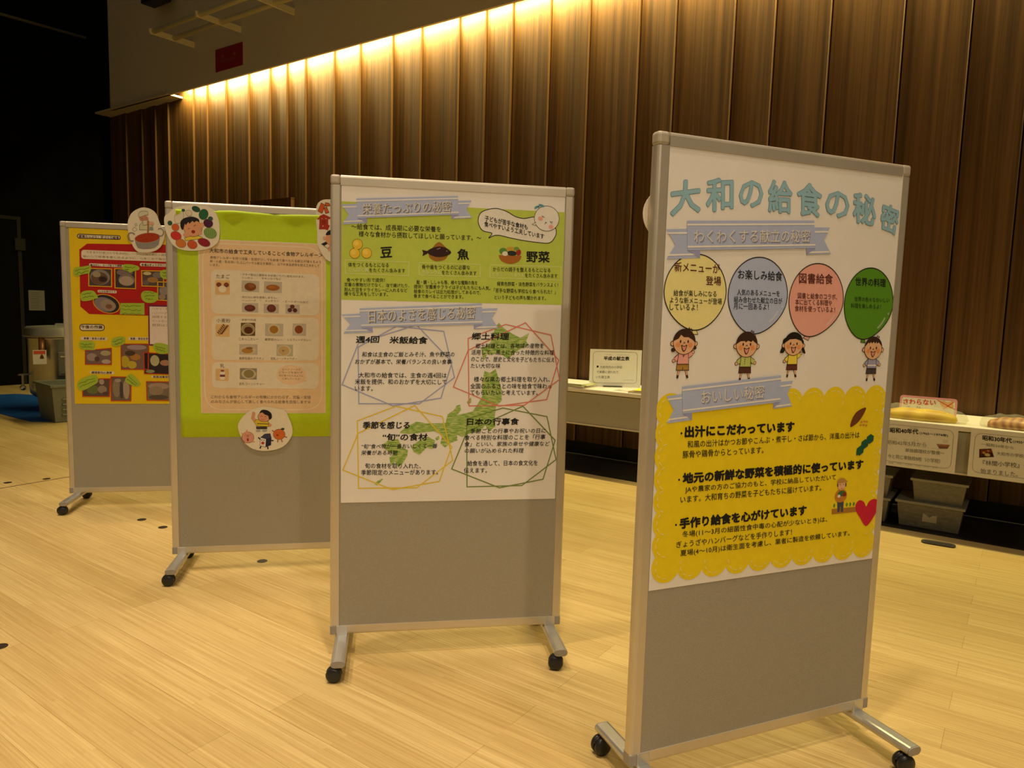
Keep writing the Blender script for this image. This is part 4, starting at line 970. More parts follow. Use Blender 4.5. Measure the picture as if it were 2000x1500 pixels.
p.poly(smooth_loop([(0.3463,1.5430),(0.3645,1.5574),(0.3920,1.5649),(0.4176,1.5604),(0.4364,1.5451),(0.4204,1.5321),(0.3927,1.5265),(0.3672,1.5301)]), (0.035, 0.012, 0.012), 3); p.poly([(0.3288,1.5500),(0.3486,1.5463),(0.3487,1.5371),(0.3305,1.5273),(0.3335,1.5397)], (0.035, 0.012, 0.012), 3)
p.line([(0.3830,1.5545),(0.3968,1.5596)], 0.003, (0.30, 0.24, 0.20), 4); p.ell((0.4201,1.5490),0.0023,0.0023, (0.3, 0.2, 0.1), 4)
p.build('flatfish_drawing', pb)
p = Print(LIFT)
bw = ell_pts((0.6578,1.5421), ((0.6578,1.5421),0.0429,0.0288)[1], ((0.6578,1.5421),0.0429,0.0307)[2], 20, 0, math.pi, 2 * math.pi)
p.poly(bw, (0.40, 0.14, 0.02), 3)
for q, col in ((((0.6312,1.5573),0.0152,0.0120), (0.10, 0.28, 0.04)), (((0.6596,1.5654),0.0172,0.0093), (0.55, 0.36, 0.04)), (((0.6386,1.5478),0.0114,0.0093), (0.80, 0.74, 0.62)), (((0.6638,1.5507),0.0191,0.0093), (0.02, 0.03, 0.025)), (((0.6895,1.5549),0.0096,0.0121), (0.36, 0.03, 0.02)), (((0.6810,1.5685),0.0105,0.0065), (0.16, 0.32, 0.05))): p.ell(*q, col, 2.5 if q[2] > 0.006 else 3.2)
p.ell((0.6386,1.5478),0.0105,0.0084, (0.80, 0.74, 0.62), 4); p.ell((0.6648,1.5488),0.0172,0.0074, (0.02, 0.03, 0.025), 4)
p.build('vegetable_basket_drawing', pb)
p = Print(LIFT)
for s, tri in (('豆', ((0.1782,1.5148),(0.2207,1.5191),(0.1779,1.5536))), ('魚', ((0.4593,1.5175),(0.5032,1.5205),(0.4585,1.5588))), ('野菜', ((0.7198,1.5192),(0.8102,1.5206),(0.7185,1.5621)))):
    p = Print(LIFT); p.text(s, *tri, BLACK, 3, 0.03); p.build('heading_lettering', pb, 'heavy black heading')
p = Print(LIFT)
PALE = (0.66, 0.72, 0.28)
for q in ([(0.0531,1.5033),(0.2818,1.5041),(0.2810,1.4547),(0.0532,1.4552)], [(0.3193,1.5036),(0.5463,1.5045),(0.5459,1.4590),(0.3199,1.4588)], [(0.5836,1.5045),(0.8556,1.5072),(0.8564,1.4571),(0.5838,1.4575)]):
    p = Print(LIFT); p.line(q, 0.0026, PALE, 2, True); p.build('pale_box', pb)
p = Print(LIFT); W2 = (0.72, 0.76, 0.42)
for s, tri, col in (('体をつくるもとになる', ((0.0634,1.4790),(0.2088,1.4823),(0.0633,1.4952)), BLACK), ('たんぱく質', ((0.0643,1.4610),(0.1359,1.4625),(0.0643,1.4772)), W2), ('をたくさん含みます', ((0.1381,1.4621),(0.2686,1.4644),(0.1380,1.4775)), BLACK),
                    ('骨や歯をつくるのに必要な', ((0.3297,1.4802),(0.5077,1.4837),(0.3295,1.4967)), BLACK), ('カルシウム', ((0.3300,1.4628),(0.3998,1.4633),(0.3298,1.4775)), W2), ('をたくさん含みます', ((0.4030,1.4625),(0.5326,1.4641),(0.4027,1.4782)), BLACK),
                    ('からだの調子を整えるもとになる', ((0.5937,1.4811),(0.8144,1.4840),(0.5933,1.4978)), BLACK), ('ビタミン・ミネラル', ((0.5932,1.4625),(0.7142,1.4637),(0.5928,1.4773)), W2), ('をたくさん含みます', ((0.7166,1.4628),(0.8424,1.4642),(0.7162,1.4788)), BLACK),
                    ('食べやすい形で提供！', ((0.0578,1.4246),(0.1948,1.4281),(0.0577,1.4391)), BLACK), ('定番の煮物だけでなく、油で揚げたり、', ((0.0498,1.4081),(0.2838,1.4108),(0.0497,1.4225)), BLACK), ('刻んだ豆をドライカレーに入れるなど', ((0.0498,1.3900),(0.2772,1.3932),(0.0498,1.4045)), BLACK), ('様々な工夫をしています。', ((0.0499,1.3745),(0.2066,1.3764),(0.0498,1.3891)), BLACK),
                    ('鮭・鯖・ししゃも等、様々な種類の魚を', ((0.3103,1.4245),(0.5371,1.4285),(0.3101,1.4401)), BLACK), ('提供！甘露煮やフライは子どもたちにも人気。', ((0.3008,1.4081),(0.5864,1.4109),(0.3007,1.4228)), BLACK), ('給食のカレイは圧力処理がしてあるので、', ((0.3011,1.3911),(0.5507,1.3930),(0.3009,1.4058)), BLACK), ('骨まで食べることができます。', ((0.3013,1.3736),(0.4850,1.3752),(0.3011,1.3884)), BLACK),
                    ('緑黄色野菜・淡色野菜をバランスよく！', ((0.6107,1.4280),(0.8465,1.4302),(0.6103,1.4439)), BLACK), ('「苦手な野菜も学校なら食べられた！」', ((0.5994,1.4019),(0.8376,1.4033),(0.5990,1.4187)), BLACK), ('という子どもの声も聞かれます。', ((0.6024,1.3767),(0.8003,1.3790),(0.6020,1.3926)), BLACK)):
    if s[:2] in ('体を', '骨や', 'から', '食べ', '鮭・', '緑黄'): p = Print(LIFT)
    p.text(s, *tri, col, 3, 0.010 if col is BLACK else 0.014)
    if s[-2:] in ('みま', 'ます', 'す。'):
        if s not in ('「苦手',): p.build('paragraph_lettering', pb)
ribbon(pb, [(0.1046,1.3297),(0.5546,1.3604),(0.5591,1.2826),(0.1116,1.2602)], '日本のよさを感じる秘密', ((0.1373,1.2781),(0.5304,1.3034),(0.1370,1.3264)), (0.74, 0.72, 0.66), (0.20, 0.19, 0.22), 0.0)
m, nt, b = new_mat('crayon_green')
tcn = nt.nodes.new('ShaderNodeTexCoord'); mpn = nt.nodes.new('ShaderNodeMapping'); mpn.inputs['Rotation'].default_value = (0, 0, 0.9); mpn.inputs['Scale'].default_value = (40, 260, 1)
non = nt.nodes.new('ShaderNodeTexNoise'); non.inputs['Scale'].default_value = 1.0; ran = nt.nodes.new('ShaderNodeValToRGB')
ran.color_ramp.elements[0].position = 0.42; ran.color_ramp.elements[0].color = (0.20, 0.38, 0.05, 1); ran.color_ramp.elements[1].position = 0.62; ran.color_ramp.elements[1].color = (0.52, 0.62, 0.22, 1)
nt.links.new(tcn.outputs['Object'], mpn.inputs[0]); nt.links.new(mpn.outputs[0], non.inputs['Vector']); nt.links.new(non.outputs['Fac'], ran.inputs['Fac']); nt.links.new(ran.outputs['Color'], b.inputs['Base Color']); b.inputs['Roughness'].default_value = 0.7
CRAYON = m
p = Print(LIFT)
for q in ([(0.6058,1.2701),(0.6217,1.2894),(0.6387,1.2709),(0.6751,1.2483),(0.7059,1.2342),(0.7387,1.2529),(0.7285,1.2210),(0.7384,1.2075),(0.6989,1.1876),(0.6600,1.1530),(0.6246,1.1765),(0.5946,1.1668),(0.5792,1.1692),(0.5650,1.1418),(0.5567,1.1933),(0.5881,1.2075),(0.6026,1.2446)],
          [(0.5713,1.1080),(0.5908,1.0973),(0.6135,1.1140),(0.6242,1.0824),(0.6375,1.0384),(0.6404,0.9932),(0.6187,0.9709),(0.6143,0.9276),(0.6179,0.8931),(0.5918,0.8708),(0.5790,0.8970),(0.5574,0.8720),(0.5190,0.8654),(0.4918,0.8521),(0.4708,0.8599),(0.4734,0.8378),(0.4430,0.8268),(0.4270,0.8102),(0.4082,0.8269),(0.4152,0.8600),(0.3825,0.8739),(0.3340,0.8684),(0.2911,0.8630),(0.2537,0.8669),(0.2748,0.8887),(0.3173,0.9106),(0.3550,0.9041),(0.3820,0.9041),(0.4264,0.9052),(0.4334,0.9382),(0.4570,0.9548),(0.4676,0.9729),(0.4812,0.9757),(0.4843,0.9549),(0.4710,0.9372),(0.5009,0.9428),(0.5282,0.9495),(0.5495,0.9816),(0.5653,1.0103),(0.5620,1.0598)],
          [(0.2971,0.8164),(0.3290,0.8382),(0.3612,0.8524),(0.3884,0.8380),(0.3781,0.8049),(0.3564,0.8106),(0.3298,0.7831),(0.3081,0.7943)], [(0.1904,0.8223),(0.2114,0.8386),(0.2486,0.8451),(0.2650,0.8121),(0.2865,0.8010),(0.2841,0.7779),(0.2657,0.7488),(0.2497,0.7352),(0.2388,0.7573),(0.2230,0.7409),(0.2173,0.7740),(0.2332,0.7849),(0.2011,0.8059)],
          [(0.1639,0.6711),(0.1729,0.6836),(0.1957,0.6944),(0.1888,0.6834),(0.1730,0.6671)], [(0.5055,0.9852),(0.5215,1.0045),(0.5230,0.9853),(0.5112,0.9759)], [(0.3883,0.8474),(0.4017,0.8568),(0.4046,0.8446),(0.3939,0.8380)]): p.poly(q, CRAYON, 0.8)
p.build('map_of_japan', pb, 'green crayon map of Japan')
SA = [(207, 865), (475, 762), (800, 835), (873, 1140), (620, 1332), (215, 1335)]
for nm, qa, qb, col in (('blue polygon frame', [(0.1001,1.1879),(0.2389,1.2673),(0.4139,1.2525),(0.4574,1.0794),(0.3271,0.9788),(0.1037,0.9776)], [(0.0428,1.0483),(0.1016,1.2027),(0.3125,1.2743),(0.4472,1.1373),(0.4074,1.0005),(0.2287,0.9702)], (0.36, 0.40, 0.66)),
                        ('red polygon frame', [(0.5060,1.2275),(0.6482,1.2836),(0.8245,1.2470),(0.8637,1.0761),(0.7285,0.9747),(0.5146,0.9715)], [(0.4538,1.0434),(0.5069,1.1832),(0.7237,1.2918),(0.8582,1.1516),(0.8158,0.9975),(0.6298,0.9709)], (0.70, 0.22, 0.16)),
                        ('yellow polygon frame', [(0.0988,0.9131),(0.2393,0.9691),(0.4140,0.9299),(0.4568,0.7611),(0.3207,0.6556),(0.1042,0.6570)], [(0.0462,0.7273),(0.1016,0.8661),(0.3096,0.9722),(0.4515,0.8140),(0.4063,0.6796),(0.2292,0.6497)], (0.78, 0.60, 0.04)),
                        ('dark green polygon frame', [(0.5069,0.9208),(0.6450,0.9638),(0.8192,0.9308),(0.8609,0.7608),(0.7281,0.6590),(0.5134,0.6568)], [(0.4530,0.7277),(0.5090,0.8721),(0.7230,0.9714),(0.8548,0.8377),(0.8112,0.6830),(0.6396,0.6511)], (0.18, 0.26, 0.06))):
    p = Print(LIFT); p.line(qa, 0.0042, col, 1.5, True); p.line(qb, 0.0042, col, 1.7, True); p.build('polygon_frame', pb, nm)
p = Print(LIFT)
for s, tri in (('週4回', ((0.0913,1.2025),(0.1778,1.2051),(0.0912,1.2277))), ('米飯給食', ((0.2134,1.2026),(0.3549,1.2042),(0.2131,1.2302))), ('郷土料理', ((0.5185,1.2229),(0.6619,1.2252),(0.5180,1.2499))), ('季節を感じる', ((0.1188,0.8828),(0.2920,0.8833),(0.1187,0.9109))), ('“旬”の食材', ((0.1918,0.8376),(0.3598,0.8376),(0.1916,0.8659))), ('日本の行事食', ((0.5074,0.8964),(0.7100,0.8982),(0.5068,0.9241)))):
    p = Print(LIFT); p.text(s, *tri, BLACK, 3, 0.030, 0.08); p.build('heading_lettering', pb, 'heavy black heading')
p = Print(LIFT)
for s, tri, sh in (('和食は主食のご飯とみそ汁、魚や野菜の', ((0.1137,1.1516),(0.4560,1.1575),(0.1136,1.1707)), 0.14), ('おかずが基本で、栄養バランスの良い食事', ((0.0890,1.1247),(0.4457,1.1292),(0.0889,1.1438)), 0.14), ('大和市の給食では、主食の週4回は', ((0.1022,1.0744),(0.4277,1.0769),(0.1021,1.0946)), 0), ('米飯を提供、和のおかずを大切にして', ((0.0893,1.0498),(0.4282,1.0519),(0.0893,1.0700)), 0), ('います。', ((0.0894,1.0252),(0.1546,1.0252),(0.0894,1.0444)), 0),
                   ('郷土料理とは、各地域の産物を', ((0.5339,1.1902),(0.7981,1.1959),(0.5335,1.2097)), 0.14), ('活用して、風土に合った特徴的な料理', ((0.5181,1.1661),(0.8384,1.1701),(0.5177,1.1856)), 0.14), ('のことで、歴史と文化を子どもたちに伝え', ((0.5187,1.1406),(0.8416,1.1425),(0.5182,1.1601)), 0.14), ('たい大切な味', ((0.5176,1.1155),(0.6316,1.1165),(0.5172,1.1340)), 0.14),
                   ('様々な県の郷土料理を取り入れ、', ((0.5312,1.0633),(0.8260,1.0657),(0.5308,1.0841)), 0), ('全国のふるさとの味を給食で味わっ', ((0.5181,1.0369),(0.8337,1.0396),(0.5177,1.0577)), 0), ('てもらいたいと考えています。', ((0.5186,1.0133),(0.7797,1.0141),(0.5182,1.0330)), 0),
                   ('“旬”食べ物が一番おいしくて一番', ((0.1140,0.8074),(0.3971,0.8082),(0.1139,0.8259)), 0.14), ('栄養がある時期', ((0.1131,0.7835),(0.2482,0.7826),(0.1130,0.8020)), 0.14), ('旬の食材を取り入れた、', ((0.1276,0.7325),(0.3359,0.7299),(0.1274,0.7533)), 0), ('季節限定のメニューがあります。', ((0.1135,0.7069),(0.4015,0.7053),(0.1133,0.7277)), 0),
                   ('季節ごとの行事やお祝いの日に', ((0.5218,0.8648),(0.8167,0.8666),(0.5214,0.8837)), 0.14), ('食べる特別な料理のことを「行事', ((0.5003,0.8388),(0.8164,0.8412),(0.4999,0.8588)), 0.14), ('食」といい、家族の幸せや健康など', ((0.5008,0.8143),(0.8344,0.8150),(0.5004,0.8332)), 0.14), ('の願いが込められた料理', ((0.5013,0.7887),(0.7312,0.7884),(0.5009,0.8076)), 0.14),
                   ('給食を通して、日本の食文化を', ((0.5134,0.7383),(0.7883,0.7381),(0.5129,0.7596)), 0), ('伝えます。', ((0.5001,0.7115),(0.5900,0.7106),(0.4997,0.7317)), 0)):
    if s[:3] in ('和食は', '大和市', '郷土料', '様々な', '“旬”', '旬の食', '季節ご', '給食を'): p = Print(LIFT)
    p.text(s, *tri, BLACK, 3, 0.012, sh)
    if s in ('おかずが基本で、栄養バランスの良い食事', 'います。', 'たい大切な味', 'てもらいたいと考えています。', '栄養がある時期', '季節限定のメニューがあります。', 'の願いが込められた料理', '伝えます。'): p.build('paragraph_lettering', pb)

# ------------------------------------------------------------------ green board: backing paper, allergy poster, cut-outs
LIMEP = (0.50, 0.70, 0.010)
bm = bmesh.new(); g = {}
for i in range(41):
    for j in range(61):
        u = 0.0525 + (0.862 - 0.0525) * i / 40; v = 0.674 + (1.772 - 0.674) * (j / 60) ** 0.55
        top = math.exp(-((1.765 - v) / 0.028) ** 2)
        z = -0.0022 + top * (0.012 * (0.5 + 0.5 * math.sin(u * 21 + 1.2)) ** 2 + 0.003 * (1 + math.sin(u * 47)))
        v2 = v - 0.006 * (j / 60) ** 8 * (0.5 + 0.5 * math.sin(u * 15))
        g[i, j] = bm.verts.new((u, v2, z))
for i in range(40):
    for j in range(60): bm.faces.new((g[i, j], g[i + 1, j], g[i + 1, j + 1], g[i, j + 1]))
o = link_mesh('backing_paper', bm, mat('lime_paper', LIMEP, 0.6, var=0.03), smooth=True); o.matrix_world = FR['C']
sd = o.modifiers.new('thickness', 'SOLIDIFY'); sd.thickness = 0.0004; sd.offset = -1
tag(o, 'lime green backing paper pinned on the third board, wavy at its top edge', 'backing paper')
LIFT = -0.0009
pc = sheet('poster', [(0.147, 0.7935), (0.738, 0.7925), (0.738, 1.634), (0.147, 1.634)], mat('cream_paper', (0.83, 0.74, 0.60), 0.5), FR['C'], -0.0020, -0.0010,
           'peach allergy poster with rows of small food photographs on lime paper', 'poster', 'posters on the display boards')
p = Print(LIFT)
p.poly([(0.151, 0.7965), (0.734, 0.7955), (0.734, 1.630), (0.151, 1.630)], (0.82, 0.60, 0.36), 0.5)
p.line(rrect([(0.166, 1.615), (0.720, 1.615), (0.720, 0.810), (0.166, 0.810)], 0.09, 9), 0.005, (0.85, 0.74, 0.56), 1, True)
p.build('peach_field', pc, 'peach printed ground with a pale border line')
p = Print(LIFT); CREAM = (0.80, 0.72, 0.56)
for q in ([(0.2034,1.4926),(0.7083,1.4828),(0.7069,1.2820),(0.2013,1.2795)], [(0.2041,1.2686),(0.7054,1.2707),(0.7037,1.0590),(0.1999,1.0551)], [(0.2007,1.0456),(0.7037,1.0447),(0.7026,0.9158),(0.1988,0.9172)]):
    p = Print(LIFT); p.poly(rrect(q, 0.03), CREAM, 1.5); p.build('cream_panel', pc)
p = Print(LIFT)
p.text('大和市の給食で工夫していること＜食物アレルギー＞', (0.1965,1.5697),(0.7223,1.5677),(0.1969,1.5915), (0.05, 0.04, 0.03), 3, 0.012); p.build('title_lettering', pc)
p = Print(LIFT); G1 = (0.26, 0.20, 0.13)
for s, tri in (('食物アレルギーを持つ児童・生徒が少しでも給食で食べられる献立が増えるよう', ((0.1993,1.5421),(0.7147,1.5389),(0.1995,1.5555))), ('卵・小麦・乳を除いたユニバーサル献立を開発し、以下の食品使用を控え工夫をして', ((0.1990,1.5236),(0.7083,1.5196),(0.1992,1.5370))), ('います。', ((0.1988,1.5072),(0.2410,1.5066),(0.1990,1.5198))),
               ('・フライ物は小麦粉をまぜ溶いてパン粉を付けます。', ((0.3358,1.4668),(0.6364,1.4651),(0.3359,1.4779))), ('トンカツ　・　チキンカツなど', ((0.3458,1.4510),(0.5261,1.4511),(0.3459,1.4620))), ('・肉だねに卵を使用しません。', ((0.3345,1.3575),(0.5059,1.3590),(0.3347,1.3686))), ('ハンバーグ　・　メンチカツ', ((0.3425,1.3414),(0.5142,1.3428),(0.3427,1.3526))), ('・ミートボールなど', ((0.5330,1.3416),(0.6551,1.3415),(0.5330,1.3529))),
               ('・米粉で作成', ((0.3308,1.2478),(0.4069,1.2476),(0.3309,1.2588))), ('こめっこカレー', ((0.3259,1.1535),(0.4180,1.1537),(0.3261,1.1655))), ('夏野菜カレー', ((0.4468,1.1532),(0.5314,1.1532),(0.4469,1.1653))), ('シルフィードカレー', ((0.5523,1.1535),(0.6673,1.1536),(0.5523,1.1657))), ('高野豆腐のグラタン', ((0.3262,1.0583),(0.4427,1.0588),(0.3264,1.0713))), ('豆乳コーンチャウダー', ((0.4736,1.0592),(0.5992,1.0598),(0.4737,1.0713))), ('豆乳コーンシチュー', ((0.3248,0.9331),(0.4436,0.9328),(0.3249,0.9452))),
               ('これからも食物アレルギーの有無にかかわらず、児童・生徒', ((0.1932,0.8658),(0.6653,0.8650),(0.1935,0.8829))), ('のみなさんが安心して楽しく食べられる給食を目指します☆', ((0.1929,0.8425),(0.6652,0.8411),(0.1932,0.8597)))):
    if s[:2] in ('食物', '・フ', '・肉', '・ミ', '・米', 'こめ', '夏野', 'シル', '高野', '豆乳', 'これ'): p = Print(LIFT)
    p.text(s, *tri, G1, 3, 0.01)
    if s[:2] in ('いま', 'トン', 'ハン', '・ミ', '・米', 'こめ', '夏野', 'シル', '高野', '豆乳', 'のみ'): p.build('paragraph_lettering', pc)
for s, tri in (('たまご', ((0.2261,1.4503),(0.2876,1.4507),(0.2263,1.4697))), ('小麦粉', ((0.2238,1.2380),(0.2882,1.2379),(0.2241,1.2577))), ('乳', ((0.2370,1.0180),(0.2578,1.0172),(0.2373,1.0371)))): p = Print(LIFT); p.text(s, *tri, (0.12, 0.10, 0.07), 3); p.build('heading_lettering', pc)
def photo(par, quad, bg, blobs, name='food_photo', border=None, lift=None):
    p = Print(LIFT if lift is None else lift); p.poly(quad, bg, 2)
    if border: p.line(quad, 0.006, border, 5.5, True)
    L = 2.5
    for q, col in blobs: p.ell(*q, col, L); L += 0.3
    p.build(name, par)
PL = (0.52, 0.47, 0.38)
photo(pc, [(0.3429,1.4432),(0.4237,1.4429),(0.4220,1.3892),(0.3410,1.3889)], PL, [(((0.3823,1.4137),0.0271,0.0197), (0.22, 0.07, 0.02)), (((0.3864,1.4203),0.0148,0.0111), (0.30, 0.11, 0.03))])
photo(pc, [(0.4464,1.4424),(0.5302,1.4422),(0.5282,1.3873),(0.4447,1.3878)], PL, [(((0.4867,1.4128),0.0316,0.0146), (0.36, 0.12, 0.02)), (((0.4814,1.4160),0.0174,0.0069), (0.44, 0.17, 0.03))])
photo(pc, [(0.3433,1.3346),(0.4186,1.3350),(0.4169,1.2901),(0.3420,1.2903)], PL, [(((0.3792,1.3106),0.0255,0.0164), (0.14, 0.03, 0.02)), (((0.3771,1.3140),0.0165,0.0086), (0.18, 0.045, 0.025))])
photo(pc, [(0.4442,1.3331),(0.5154,1.3333),(0.5138,1.2882),(0.4430,1.2886)], PL, [(((0.4794,1.3120),0.0216,0.0190), (0.14, 0.03, 0.025)), (((0.4777,1.3154),0.0142,0.0113), (0.18, 0.045, 0.03))])
photo(pc, [(0.5463,1.3333),(0.6140,1.3334),(0.6126,1.2871),(0.5452,1.2876)], PL, [(((0.5663,1.3056),0.0109,0.0104), (0.10, 0.03, 0.02)), (((0.5907,1.3053),0.0110,0.0105), (0.10, 0.03, 0.02)), (((0.5782,1.3229),0.0109,0.0104), (0.13, 0.04, 0.02))])
photo(pc, [(0.3364,1.2385),(0.4030,1.2400),(0.4024,1.1760),(0.3357,1.1747)], (0.13, 0.08, 0.03), [(((0.3693,1.2078),0.0314,0.0290), (0.48, 0.40, 0.24)), (((0.3693,1.2078),0.0267,0.0240), (0.34, 0.26, 0.12)), (((0.3712,1.2029),0.0200,0.0170), (0.10, 0.025, 0.005))])
photo(pc, [(0.4499,1.2371),(0.5352,1.2375),(0.5339,1.1760),(0.4485,1.1768)], PL, [(((0.4906,1.2089),0.0280,0.0272), (0.62, 0.55, 0.34)), (((0.4906,1.2089),0.0203,0.0191), (0.38, 0.18, 0.02))])
photo(pc, [(0.5794,1.2400),(0.6439,1.2399),(0.6428,1.1806),(0.5782,1.1814)], PL, [(((0.6086,1.2113),0.0264,0.0273), (0.60, 0.52, 0.36)), (((0.6086,1.2113),0.0195,0.0202), (0.26, 0.07, 0.015))])
photo(pc, [(0.3285,1.1345),(0.4130,1.1345),(0.4121,1.0831),(0.3270,1.0834)], PL, [(((0.3682,1.1051),0.0373,0.0201), (0.62, 0.52, 0.34)), (((0.3649,1.1025),0.0267,0.0131), (0.46, 0.24, 0.05)), (((0.3746,1.1152),0.0162,0.0060), (0.28, 0.13, 0.05))])
photo(pc, [(0.5032,1.1365),(0.5809,1.1358),(0.5797,1.0778),(0.5018,1.0788)], (0.48, 0.47, 0.33), [(((0.5384,1.1052),0.0331,0.0274), (0.64, 0.56, 0.38)), (((0.5360,1.1051),0.0263,0.0223), (0.56, 0.40, 0.18)), (((0.5335,1.1051),0.0058,0.0041), (0.3, 0.2, 0.08))])
photo(pc, [(0.3296,1.0165),(0.4086,1.0158),(0.4071,0.9606),(0.3284,0.9615)], (0.28, 0.25, 0.18), [(((0.3709,0.9881),0.0345,0.0253), (0.55, 0.48, 0.32)), (((0.3709,0.9891),0.0240,0.0202), (0.28, 0.23, 0.10))])
TANB = (0.74, 0.50, 0.22)
p = Print(LIFT); p.poly(rrect([(0.2211,1.4404),(0.2887,1.4414),(0.2866,1.3723),(0.2200,1.3712)], 0.006), TANB, 2)
for q, col in ((((0.2377,1.4197),0.0121,0.0110), (0.22, 0.06, 0.03)), (((0.2721,1.4196),0.0122,0.0111), (0.22, 0.06, 0.03)), (((0.2536,1.3990),0.0178,0.0170), (0.82, 0.74, 0.58)), (((0.2535,1.3926),0.0089,0.0085), (0.72, 0.33, 0.06))): p.ell(*q, col, 2.5 + col[0])
p.build('egg_icon', pc)
p = Print(LIFT); p.poly(rrect([(0.2199,1.2295),(0.2847,1.2294),(0.2830,1.1687),(0.2190,1.1695)], 0.006), TANB, 2); p.line([(0.2355,1.1752),(0.2452,1.1953),(0.2644,1.2205)], 0.002, (0.12, 0.05, 0.02), 3)
for k in range(6):
    a = (0.2394,1.1853); b_ = (0.2653,1.2220); t = k / 5; c_ = (a[0] + t * (b_[0] - a[0]), a[1] + t * (b_[1] - a[1]))
    p.ell((c_[0] - 0.008, c_[1] + 0.003), 0.007, 0.003, (0.14, 0.05, 0.02), 3, 2.2); p.ell((c_[0] + 0.008, c_[1] - 0.001), 0.007, 0.003, (0.14, 0.05, 0.02), 3, 0.3)
p.build('wheat_icon', pc)
p = Print(LIFT); p.poly(rrect([(0.2167,1.0128),(0.2781,1.0124),(0.2769,0.9530),(0.2158,0.9546)], 0.006), TANB, 2); p.poly([(0.2387,0.9980),(0.2576,0.9981),(0.2598,0.9881),(0.2594,0.9589),(0.2362,0.9597),(0.2366,0.9879)], (0.82, 0.76, 0.66), 2.5); p.poly([(0.2407,1.0070),(0.2558,1.0072),(0.2557,0.9981),(0.2405,0.9980)], (0.26, 0.08, 0.07), 3); p.poly([(0.2366,0.9839),(0.2598,0.9841),(0.2596,0.9730),(0.2364,0.9728)], (0.20, 0.06, 0.10), 3); p.build('milk_icon', pc)
p = Print(LIFT); p.ell((0.5719,0.9849),0.0715,0.0501, (0.84, 0.62, 0.40), 2); p.poly([(0.6235,0.9658),(0.6481,0.9547),(0.6086,0.9477)], (0.84, 0.62, 0.40), 2)
for s, tri in (('ミートソースや', ((0.5281,1.0069),(0.6162,1.0068),(0.5282,1.0181))), ('ピラーフを使わず', ((0.5134,0.9915),(0.6260,0.9910),(0.5135,1.0027))), ('卵が食べられるように', ((0.5133,0.9762),(0.6294,0.9756),(0.5134,0.9874))), ('工夫しているよ！', ((0.5278,0.9610),(0.6161,0.9606),(0.5279,0.9722)))): p.text(s, *tri, G1, 3)
p.build('speech_bubble', pc)

M_CUT = mat('cutout_card', (0.80, 0.74, 0.60), 0.6, var=0.02)
CUTS = 'paper cut-outs fixed to the display boards'
LIFT = 0.0044
def cutout(key, pts, label):
    return sheet('paper_cutout', smooth_loop(pts, 4), M_CUT, FR[key], 0.0025, 0.0042, label, 'paper cut-out', CUTS)
c1 = cutout('C', [(0.0003,1.7274),(0.0210,1.7469),(0.0410,1.7685),(0.0765,1.7826),(0.1278,1.7895),(0.1872,1.7884),(0.2188,1.7694),(0.2383,1.7371),(0.2464,1.6916),(0.2429,1.6371),(0.2284,1.6113),(0.1920,1.5880),(0.1320,1.5763),(0.0805,1.5775),(0.0414,1.5942),(0.0185,1.6272),(0.0019,1.6760)], 'round white cut-out of vegetables around a smiling boy, top left of lime board')
for nm, q, col, top in (('daikon_drawing', ((0.0657,1.7306),0.0189,0.0310), (0.74, 0.68, 0.54), ((0.0848,1.7633),0.0079,0.0066)), ('onion_drawing', ((0.1086,1.7513),0.0142,0.0132), (0.72, 0.64, 0.50), None), ('broccoli_drawing', ((0.1414,1.7716),0.0182,0.0124), (0.015, 0.085, 0.05), None),
                        ('pepper_drawing', ((0.1747,1.7484),0.0199,0.0249), (0.02, 0.13, 0.06), None), ('aubergine_drawing', ((0.1947,1.7079),0.0207,0.0192), (0.07, 0.012, 0.05), ((0.2054,1.7305),0.0112,0.0100)), ('cabbage_drawing', ((0.2032,1.6625),0.0288,0.0242), (0.22, 0.36, 0.10), None),
                        ('sweet_potato_drawing', ((0.1745,1.6173),0.0279,0.0176), (0.28, 0.015, 0.03), None), ('tomato_drawing', ((0.1218,1.6046),0.0218,0.0188), (0.60, 0.10, 0.03), None), ('orange_drawing', ((0.0712,1.6087),0.0229,0.0191), (0.62, 0.20, 0.04), None), ('apple_drawing', ((0.0502,1.6431),0.0236,0.0191), (0.60, 0.04, 0.03), None),
                        ('carrot_drawing', ((0.0483,1.6823),0.0157,0.0157), (0.64, 0.12, 0.03), ((0.0247,1.7010),0.0106,0.0111))):
    p = Print(LIFT); p.ell(q[0], q[1] + 0.0012, q[2] + 0.0012, (0.12, 0.08, 0.04), 1, -0.35); p.ell(*q, col, 1.5, -0.35)
    if top: p.ell(*top, (0.03, 0.10, 0.06), 2)
    if nm == 'cabbage_drawing':
        for k in range(5): p.line([(q[0][0] - q[1] * 0.7 + k * q[1] * 0.35, q[0][1] - q[2] * 0.6), (q[0][0] - q[1] * 0.5 + k * q[1] * 0.3, q[0][1] + q[2] * 0.6)], 0.0012, (0.10, 0.22, 0.04), 2)
    p.build(nm, c1)
p = Print(LIFT)
p.poly([(0.0875,1.6344),(0.1134,1.6438),(0.1452,1.6473),(0.1669,1.6421),(0.1648,1.6336),(0.0912,1.6221)], (0.80, 0.62, 0.06), 1); p.line([(0.0875,1.6344),(0.1134,1.6438),(0.1452,1.6473),(0.1669,1.6421),(0.1648,1.6336),(0.0912,1.6221)], 0.0014, BLACK, 1.3, True)
p.ell((0.1259,1.6818),0.0420,0.0407, BROWN, 2); p.ell((0.1259,1.6818),0.0404,0.0390, (0.72, 0.36, 0.20), 2.5); p.ell((0.1667,1.6982),0.0095,0.0116, (0.72, 0.36, 0.20), 2.2)
